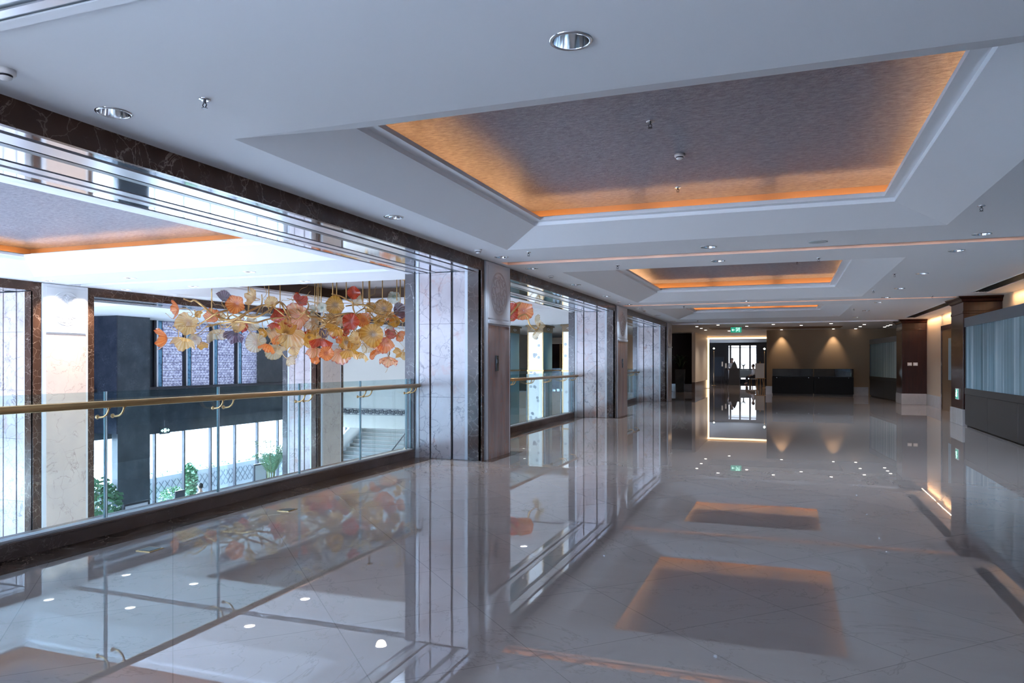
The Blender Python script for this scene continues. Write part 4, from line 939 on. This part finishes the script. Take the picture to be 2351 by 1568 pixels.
# people
def chain(name, mt, verts, edges, rad, parent, sub=2):
    me = bpy.data.meshes.new(name); me.from_pydata([tuple(v) for v in verts], edges, []); me.materials.append(mt)
    o = bpy.data.objects.new(name, me); COL.objects.link(o); o.parent = parent
    sk = o.modifiers.new('skin', 'SKIN'); sk.use_smooth_shade = True
    for i, q in enumerate(rad):
        rr = q if isinstance(q, tuple) else (q, q); me.skin_vertices[0].data[i].radius = rr
    me.skin_vertices[0].data[0].use_root = True
    s_ = o.modifiers.new('sub', 'SUBSURF'); s_.levels = sub; s_.render_levels = sub
    return o
def person(loc, rz, label, seated=False, arm=.2):
    r = thing('person', label, 'person', loc, rz)
    hz = .95 if not seated else .52; k = lambda x, y, z: Vector((x, y, z))
    v = [k(0, 0, hz), k(0, .0, hz + .22), k(0, .0, hz + .44), k(0, .01, hz + .56), k(0, .02, hz + .62), k(0, .03, hz + .72)]; e = [(0, 1), (1, 2), (2, 3), (3, 4), (4, 5)]
    rd = [(.15, .11), (.14, .10), (.17, .11), (.07, .065), (.055, .055), (.075, .09)]
    def add(p, fr, q): v.append(p); e.append((fr, len(v) - 1)); rd.append(q); return len(v) - 1
    for s_ in (-1, 1):
        if seated: a_ = add(k(s_ * .1, .05, hz), 0, .09); a_ = add(k(s_ * .12, .45, hz), a_, .065); a_ = add(k(s_ * .12, .45, .1), a_, .042); add(k(s_ * .12, .6, .05), a_, .035)
        else: a_ = add(k(s_ * .1, 0, hz - .1), 0, .10); a_ = add(k(s_ * .1, .02, .5), a_, .065); a_ = add(k(s_ * .1, 0, .09), a_, .042); add(k(s_ * .1, .16, .04), a_, .035)
        a_ = add(k(s_ * .19, 0, hz + .47), 2, .055); a_ = add(k(s_ * .25, .02, hz + .2), a_, .043); w_ = add(k(s_ * .24, .05 + arm, hz + .02 + arm * .4), a_, .028)
        hnd = add(k(s_ * .24, .12 + arm, hz - .02 + arm * .4), w_, (.038, .018))
        for q in range(4): f1 = add(k(s_ * (.215 + q * .018), .165 + arm, hz - .04 + arm * .4), hnd, .009); add(k(s_ * (.215 + q * .018), .20 + arm, hz - .075 + arm * .4), f1, .008)
        f1 = add(k(s_ * .19, .10 + arm, hz - .02 + arm * .4), w_, .010); add(k(s_ * .18, .14 + arm, hz - .03 + arm * .4), f1, .009)
    body = chain('body', M['skin'], v, e, rd, r, 1)
    def sub(idx, sc): return
    sv = [k(0, 0, hz - .04), k(0, 0, hz + .22), k(0, 0, hz + .45), k(0, .01, hz + .53)]; se = [(0, 1), (1, 2), (2, 3)]; sr = [(.17, .13), (.155, .12), (.19, .125), (.08, .075)]
    for s_ in (-1, 1):
        n0 = len(sv); sv += [k(s_ * .19, 0, hz + .47), k(s_ * .25, .02, hz + .2), k(s_ * .243, .04 + arm * .8, hz + .05 + arm * .3)]; se += [(2, n0), (n0, n0 + 1), (n0 + 1, n0 + 2)]; sr += [.07, .058, .045]
    chain('shirt', M['shirt'], sv, se, sr, r, 1)
    tv = [k(0, 0, hz)]; te = []; tr_ = [(.17, .13)]
    for s_ in (-1, 1):
        n0 = len(tv); tv += ([k(s_ * .1, .05, hz), k(s_ * .12, .45, hz), k(s_ * .12, .45, .12)] if seated else [k(s_ * .1, 0, hz - .1), k(s_ * .1, .02, .5), k(s_ * .1, 0, .1)]); te += [(0, n0), (n0, n0 + 1), (n0 + 1, n0 + 2)]; tr_ += [.11, .08, .06]
    chain('trousers', M['trouser'], tv, te, tr_, r, 1)
    hc = hz + .74; fb = MB().sphere((0, .035, hc), .10, 16, 12, (.78, .95, 1.18)); fb.sphere((0, .135, hc - .01), .018, 8, 6, (.8, 1, 1.4)); fb.sphere((-.08, .03, hc), .022, 8, 6, (.4, .8, 1.2)); fb.sphere((.08, .03, hc), .022, 8, 6, (.4, .8, 1.2)); fb.sphere((0, .12, hc - .055), .018, 8, 6, (1.4, .5, .4))
    hd = fb.build('head', M['skin'], r, True); MB().sphere((-.03, .122, hc + .015), .011, 8, 6).sphere((.03, .122, hc + .015), .011, 8, 6).build('eyes', M['black'], hd)
    MB().sphere((0, .012, hc + .03), .108, 16, 12, (.80, .92, 1.08)).build('hair', M['hair'], r, True); return r
p = atX(461, 1118, -20.3); person((p.x, p.y, FZ), PI * .5, 'person in a white shirt with short dark hair seen below by the lobby glass')
p = at0(1681, 54); person((p.x, p.y, 0), PI, 'person in a light shirt behind the black host stand', False)
p = at0(1730, 53); ps = person((p.x, p.y, 0), PI * .6, 'seated person in a light blue shirt beside the white board', True)
r = thing('lounge_chair', 'pale chair under the seated person in the far lounge', 'chair', (p.x, p.y, 0), PI * .6)
MB().box(-.25, .25, -.22, .25, .36, .42).build('seat', M['fabric'], r); MB().box(-.25, .25, -.28, -.22, .4, .95).build('backrest', M['fabric'], r)
for x in (-.22, .22):
    for y in (-.2, .22): MB().tube([(x, y, 0), (x, y, .37)], .018, 6).build('leg', M['oak'], r)

# ------------------------------------------------------------------ blown glass chandelier
CH = thing('glass_flower_chandelier', 'huge chandelier of amber, orange, red and clear blown glass flowers on gold branches hanging in the atrium', 'chandelier', (-9.5, 15.2, 3.6))
CH['label'] = 'huge chandelier of amber and orange blown glass flowers on gold branches over the atrium'
ORG = Vector((-9.5, 15.2, 3.6)); CR = Vector((CO, SI, 0)); CT = Vector((SI, -CO, 0)); CU = Vector((0, 0, 1))
def dep(px): return 12.7 + (px - 360) * .0066
def P3(px, py, j=0.):
    Y = dep(px) + j; return atY(px, py, Y) - ORG
ZA, ZB = (340, 630), (620, 630); K = 7.128
FL = [(0, 450, 570, 150, 'o', (-.75, -.1, .45)), (0, 640, 800, 185, 'y', (0, -.3, .9)), (0, 225, 1050, 175, 'o', (-.93, -.1, .3)), (0, 580, 1110, 190, 'y', (0, -.85, .42)), (0, 890, 1150, 90, 'a', (.35, -.8, .35)),
 (0, 1050, 690, 125, 'o', (.1, .3, .8)), (0, 1240, 370, 125, 'p', (.3, .55, .4)), (0, 1430, 490, 150, 'o', (.1, -.1, .95)), (0, 1700, 370, 140, 'y', (-.55, .2, .75)), (0, 2020, 460, 105, 'y', (0, .3, .85)),
 (0, 1690, 790, 140, 'c', (.88, 0, .35)), (0, 1580, 850, 105, 'r', (-.5, 0, .75)), (0, 1100, 980, 165, 'c', (.45, -.8, .25)), (0, 1410, 1000, 160, 'p', (0, -.7, .55)), (0, 1760, 1110, 168, 'c', (0, -.1, .97)),
 (0, 2060, 1250, 150, 'c', (0, -.4, .85)), (0, 1950, 1200, 140, 'o', (-.35, -.9, .15)), (0, 2110, 670, 125, 'r', (.65, -.2, .55)), (0, 2060, 830, 105, 'r', (0, -.9, .25)), (0, 1480, 840, 110, 'y', (0, 0, 1)),
 (0, 2040, 920, 125, 'c', (.55, -.4, .55)), (0, 1890, 950, 90, 'a', (-.5, -.5, .6)), (0, 810, 640, 70, 'a', (.6, -.5, .3)), (0, 760, 1060, 110, 'c', (.2, -.5, .7)), (0, 1190, 690, 80, 'y', (.8, .1, .4)),
 (1, 450, 685, 215, 'w', (-.15, 0, .97)), (1, 490, 430, 130, 'r', (.55, .5, .45)), (1, 1060, 500, 150, 'a', (.15, -.1, .97)), (1, 850, 540, 85, 'g', (0, 0, 1)), (1, 690, 590, 85, 'g', (-.2, .2, .9)),
 (1, 1370, 300, 105, 'r', (0, -.1, .97)), (1, 1420, 410, 95, 'c', (.2, .3, .85)), (1, 1320, 770, 135, 'r', (.1, -.1, .97)), (1, 1530, 740, 125, 'o', (.4, .25, .85)), (1, 1670, 985, 195, 'a', (0, -.2, .97)),
 (1, 1860, 560, 148, 'a', (0, 0, 1)), (1, 1660, 540, 90, 'a', (-.3, 0, .9)), (1, 2030, 375, 110, 'g', (.1, -.35, .9)), (1, 2100, 600, 140, 'p', (.8, .15, .45)), (1, 1960, 860, 62, 'g', (0, -.8, .5)),
 (1, 680, 780, 140, 'c', (0, 0, 1)), (1, 340, 1010, 225, 'y', (.35, -.7, .55)), (1, 260, 900, 170, 'a', (.2, .6, .6)), (1, 730, 960, 118, 'a', (-.4, .1, .85)), (1, 640, 1040, 90, 'a', (.3, -.4, .8)),
 (1, 885, 960, 85, 'p', (.35, 0, .85)), (1, 1060, 900, 165, 'a', (-.3, -.75, .45)), (1, 1230, 940, 72, 'r', (.2, 0, .95)), (1, 1060, 690, 115, 'y', (0, .35, .85)), (1, 830, 1110, 185, 'r', (0, -.92, .3)),
 (1, 740, 1270, 150, 'w', (.1, -.7, .6)), (1, 920, 1290, 120, 'o', (.5, 0, .85)), (1, 1150, 1320, 185, 'w', (.2, -.75, .5)), (1, 1310, 1280, 160, 'a', (0, -.9, .35)), (1, 1510, 1330, 120, 'y', (-.45, -.8, .35)),
 (1, 1700, 1290, 100, 'o', (.65, -.7, .25)), (1, 1940, 1410, 150, 'w', (0, -.88, .4)), (1, 1960, 960, 110, 'r', (.65, -.2, .55)), (1, 2130, 990, 110, 'o', (.65, -.6, .35)), (1, 1880, 1120, 165, 'o', (0, -.7, .65)),
 (1, 2105, 1270, 90, 'a', (-.65, -.3, .65)), (1, 2200, 1320, 80, 'y', (.3, -.6, .7)), (1, 1250, 1120, 120, 'a', (0, -.3, .95)), (1, 1370, 1130, 115, 'a', (.4, -.3, .85)), (1, 740, 1400, 75, 'o', (.2, -.6, .7)),
 (1, 1400, 1040, 105, 'y', (-.2, .2, .9)), (1, 1600, 1190, 105, 'c', (.1, -.5, .8)), (1, 1130, 1080, 55, 'o', (0, -.2, .95)), (1, 1780, 760, 95, 'a', (.3, .2, .85)), (1, 2060, 780, 90, 'a', (-.4, 0, .85)),
 (1, 160, 1230, 90, 'c', (.6, -.6, .4)), (1, 330, 1400, 110, 'c', (.8, -.5, .2)), (1, 1780, 1180, 90, 'w', (-.3, -.6, .7)), (1, 950, 800, 90, 'y', (.3, .1, .9)), (1, 1160, 780, 80, 'c', (0, .2, .95)), (1, 2170, 700, 80, 'o', (.5, .1, .8))]
NF = 54
for k in range(20): FL.append((1, R.uniform(60, 2150), R.uniform(560, 1260), R.uniform(75, 125), R.choice('aayocaor'), (R.uniform(-.6, .6), R.uniform(-.7, .3), .7)))
def flower(c, rpx, ty, ax, px, nm='glass_flower'):
    d = Vector((c + ORG)) - Vector((0, 0, CAMH)); rad = rpx / K / FPX * (d.x * -SI + d.y * CO) * 1.0
    a_ = (CR * ax[0] + CU * ax[1] + CT * ax[2]).normalized(); q = a_.to_track_quat('Z', 'Y').to_matrix()
    nf = R.choice((14, 16, 18)); NR = 9; rows = []; uv = []; ph1, ph2 = R.uniform(0, 6), R.uniform(0, 6); dp = R.uniform(.35, .75) if ax[2] > .8 else R.uniform(.55, .95); lob = R.choice((3, 4, 5))
    for i in range(NR):
        t = i / (NR - 1); row = []
        for j in range(NF):
            th = 2 * PI * j / NF; ru = .10 * math.sin(lob * th + ph1) * t ** 2; flu = .045 * math.sin(nf * th) * t
            rr = rad * (.04 + .96 * t ** .8) * (1 + ru * .6 + flu * .5); z = rad * dp * (t ** 1.7 - .55) + rad * (.20 * math.sin(lob * th + ph2) * t ** 2.2 + .045 * math.sin(nf * th + 1) * t)
            if t > .93: z -= rad * .05
            row.append(q @ Vector((rr * math.cos(th), rr * math.sin(th), z)) + c); uv.append((j / NF, t))
        rows.append(row)
    b = MB().grid(rows, True); b.uv = uv; o = b.build(nm, PET[ty], CH, True); return q @ Vector((0, 0, -rad * dp * .55)) + c, a_, rad
def crom(P, n_=6):
    out = []
    for i in range(len(P) - 1):
        p0, p1, p2, p3 = P[max(i - 1, 0)], P[i], P[i + 1], P[min(i + 2, len(P) - 1)]
        for k in range(n_):
            t = k / n_; out.append(.5 * ((2 * p1) + (-p0 + p2) * t + (2 * p0 - 5 * p1 + 4 * p2 - p3) * t * t + (-p0 + 3 * p1 - 3 * p2 + p3) * t ** 3))
    return out + [P[-1]]
VN = [(0, [(585, 400), (690, 440), (760, 425), (900, 520), (1080, 660), (1290, 745), (1450, 720), (1640, 610), (1860, 510), (2020, 515), (2190, 640), (2290, 740)], 17),
      (0, [(500, 850), (760, 850), (930, 760), (1120, 640), (1330, 590), (1520, 650), (1750, 700), (1960, 600), (2140, 460), (2250, 520), (2330, 700)], 14),
      (0, [(960, 860), (1200, 800), (1500, 770), (1760, 790), (1980, 730), (2280, 700)], 15),
      (0, [(1860, 330), (1860, 480), (1780, 640), (1720, 760)], 12), (0, [(400, 845), (640, 860), (760, 850)], 9), (0, [(1290, 560), (1310, 700), (1360, 790)], 11),
      (1, [(0, 620), (100, 480), (170, 460), (250, 600), (330, 760), (240, 960)], 14), (1, [(600, 420), (630, 520), (590, 620), (650, 690), (760, 700), (880, 760), (950, 870), (970, 900)], 16),
      (1, [(1010, 320), (1160, 360), (1290, 430), (1350, 460), (1360, 560), (1390, 640)], 15), (1, [(1240, 520), (1380, 500), (1540, 500), (1640, 560), (1760, 650), (1990, 710)], 16),
      (1, [(620, 800), (800, 720), (1000, 690), (1200, 650), (1350, 640), (1500, 680), (1700, 720), (2000, 700), (2180, 760)], 17), (1, [(1480, 300), (1520, 470), (1560, 560), (1570, 660)], 9),
      (1, [(280, 395), (450, 430), (620, 440), (800, 470), (1000, 470), (1350, 470), (1620, 460)], 7), (1, [(900, 640), (1000, 760), (1100, 830)], 13), (1, [(1900, 700), (2050, 640), (2200, 620)], 15),
      (1, [(1400, 640), (1560, 560), (1700, 700), (1840, 720)], 12), (1, [(700, 620), (820, 740), (950, 790), (1100, 760), (1300, 780)], 11), (1, [(1450, 770), (1420, 870), (1330, 960), (1310, 1100), (1320, 1230)], 7),
      (1, [(1880, 1200), (1920, 1290), (1940, 1380)], 5), (1, [(2050, 960), (2100, 1080), (2200, 1200)], 4), (1, [(180, 640), (170, 800), (180, 920), (240, 970)], 8), (1, [(2160, 500), (2230, 620), (2210, 760), (2300, 800)], 16)]
for k in range(22):
    x0 = R.uniform(0, 1900); y0 = R.uniform(520, 900); an = R.uniform(-.5, .5); pl = []
    for q in range(6): pl.append((x0 + q * 80 * math.cos(an), y0 + q * 80 * math.sin(an) + 60 * math.sin(q * 1.3 + k)))
    VN.append((1 if k % 4 else 0, pl, R.uniform(6, 12)))
spine = []
for z_, pl, wd in VN:
    o_ = ZA if z_ == 0 else ZB; j_ = R.uniform(-.35, .35); P = []
    for i, (x, y) in enumerate(pl): P.append(P3(o_[0] + x / K, o_[1] + y / K, j_ + .12 * math.sin(i * 1.7)))
    P = crom(P); n_ = len(P); w_ = wd / K / FPX * 16; MB().tube(P, [w_ * (.55 + .6 * math.sin(PI * min(max(i / (n_ - 1), .08), .92))) * 1.05 for i in range(n_)], 8).build('branch', M['gold'], CH, True)
    spine += P
def near(p): return min(spine, key=lambda q: (q - p).length)
tb = MB()
for z_, x, y, rr, ty, ax in FL:
    o_ = ZA if z_ == 0 else ZB; c = P3(o_[0] + x / K, o_[1] + y / K, R.uniform(-.5, .35) if ax[2] != .7 or len(FL) - FL.index((z_, x, y, rr, ty, ax)) > 20 else R.uniform(.5, 1.3)); base, a_, rad = flower(c, rr, ty, ax, 0)
    q = near(base); m1 = base - a_ * rad * .8; m2 = (m1 + q) / 2 + Vector((R.uniform(-.15, .15), R.uniform(-.15, .15), R.uniform(-.2, .1)))
    MB().tube(crom([base, m1, m2, q], 5), .0085, 6).build('flower_stem', M['gold'], CH, True)
for k in range(46):     # thin curling tendrils
    q = R.choice(spine); d = Vector((R.uniform(-1, 1), R.uniform(-1, 1), R.uniform(-1, .7))).normalized(); P = [q]; s_ = d.orthogonal().normalized(); t_ = d.cross(s_)
    for i in range(1, 12): P.append(q + d * .055 * i + (s_ * math.cos(i * .8) + t_ * math.sin(i * .8)) * .05 * math.sin(i * .28))
    tb.tube(P, .0055, 5)
tag(tb.build('tendrils', M['gold'], CH, True), kind='stuff')
for px, yb in ((486, 716), (527, 700), (570, 716), (617, 712), (643, 712), (723, 717), (728, 722), (732, 716), (737, 712), (764, 684), (773, 690), (795, 690), (833, 705), (847, 705), (849, 716), (878, 700), (911, 690), (919, 702), (929, 708)):
    b_ = P3(px, yb, R.uniform(-.2, .4)); b = MB().tube([b_, (b_.x, b_.y, 0)], .0125, 8); b.lathe([(.001, -.03), (.05, -.03), (.055, -.022), (.055, 0)], (b_.x, b_.y, 0), 16, False); b.build('hanging_rod', M['gold'], CH, True)
# the sprays that show past the first marble pillar
for px, py, rr, ty, ax in ((1202, 713, 165, 'o', (0, 0, 1)), (1171, 716, 150, 'r', (.3, 0, .9)), (1236, 741, 120, 'c', (.7, .3, .4)), (1231, 766, 90, 'c', (.5, -.6, .4)), (1120, 740, 190, 'a', (0, -.3, .9)), (1040, 760, 200, 'o', (0, -.5, .8)), (1000, 700, 180, 'y', (.2, .2, .9))):
    c = P3(px, py); flower(c, rr, ty, ax, 0)
for pl, w_ in (([(930, 720), (1010, 725), (1100, 740), (1170, 735), (1206, 722), (1216, 745), (1232, 757), (1240, 742)], .02), ([(1160, 738), (1178, 715), (1198, 691)], .028), ([(1140, 705), (1172, 692), (1190, 700)], .012)):
    MB().tube(crom([P3(*q) for q in pl]), w_, 8).build('branch', M['gold'], CH, True)
# floodlights on the opposite medallion pillars, lit downlight glow in the atrium
for y in (10.35, 10.95): lamp('medallion_spot', 'SPOT', (-12.98, y, 2.97), 160, (1, .80, .62), (.0, .30, 0), spot_size=1.5, spot_blend=.9, shadow_soft_size=.04)

for x, y in ((-2.6, 38.5), (-2.6, 42.5), (-5.6, 41.5), (1.0, 32.0), (-2.5, 49.0)): lamp('hall_fill_light', 'SPOT', (x, y, 2.96), 90, (1, .84, .68), spot_size=2.6, spot_blend=.8, shadow_soft_size=.05)  # fill spots added to brighten the far hall, without fixtures of their own
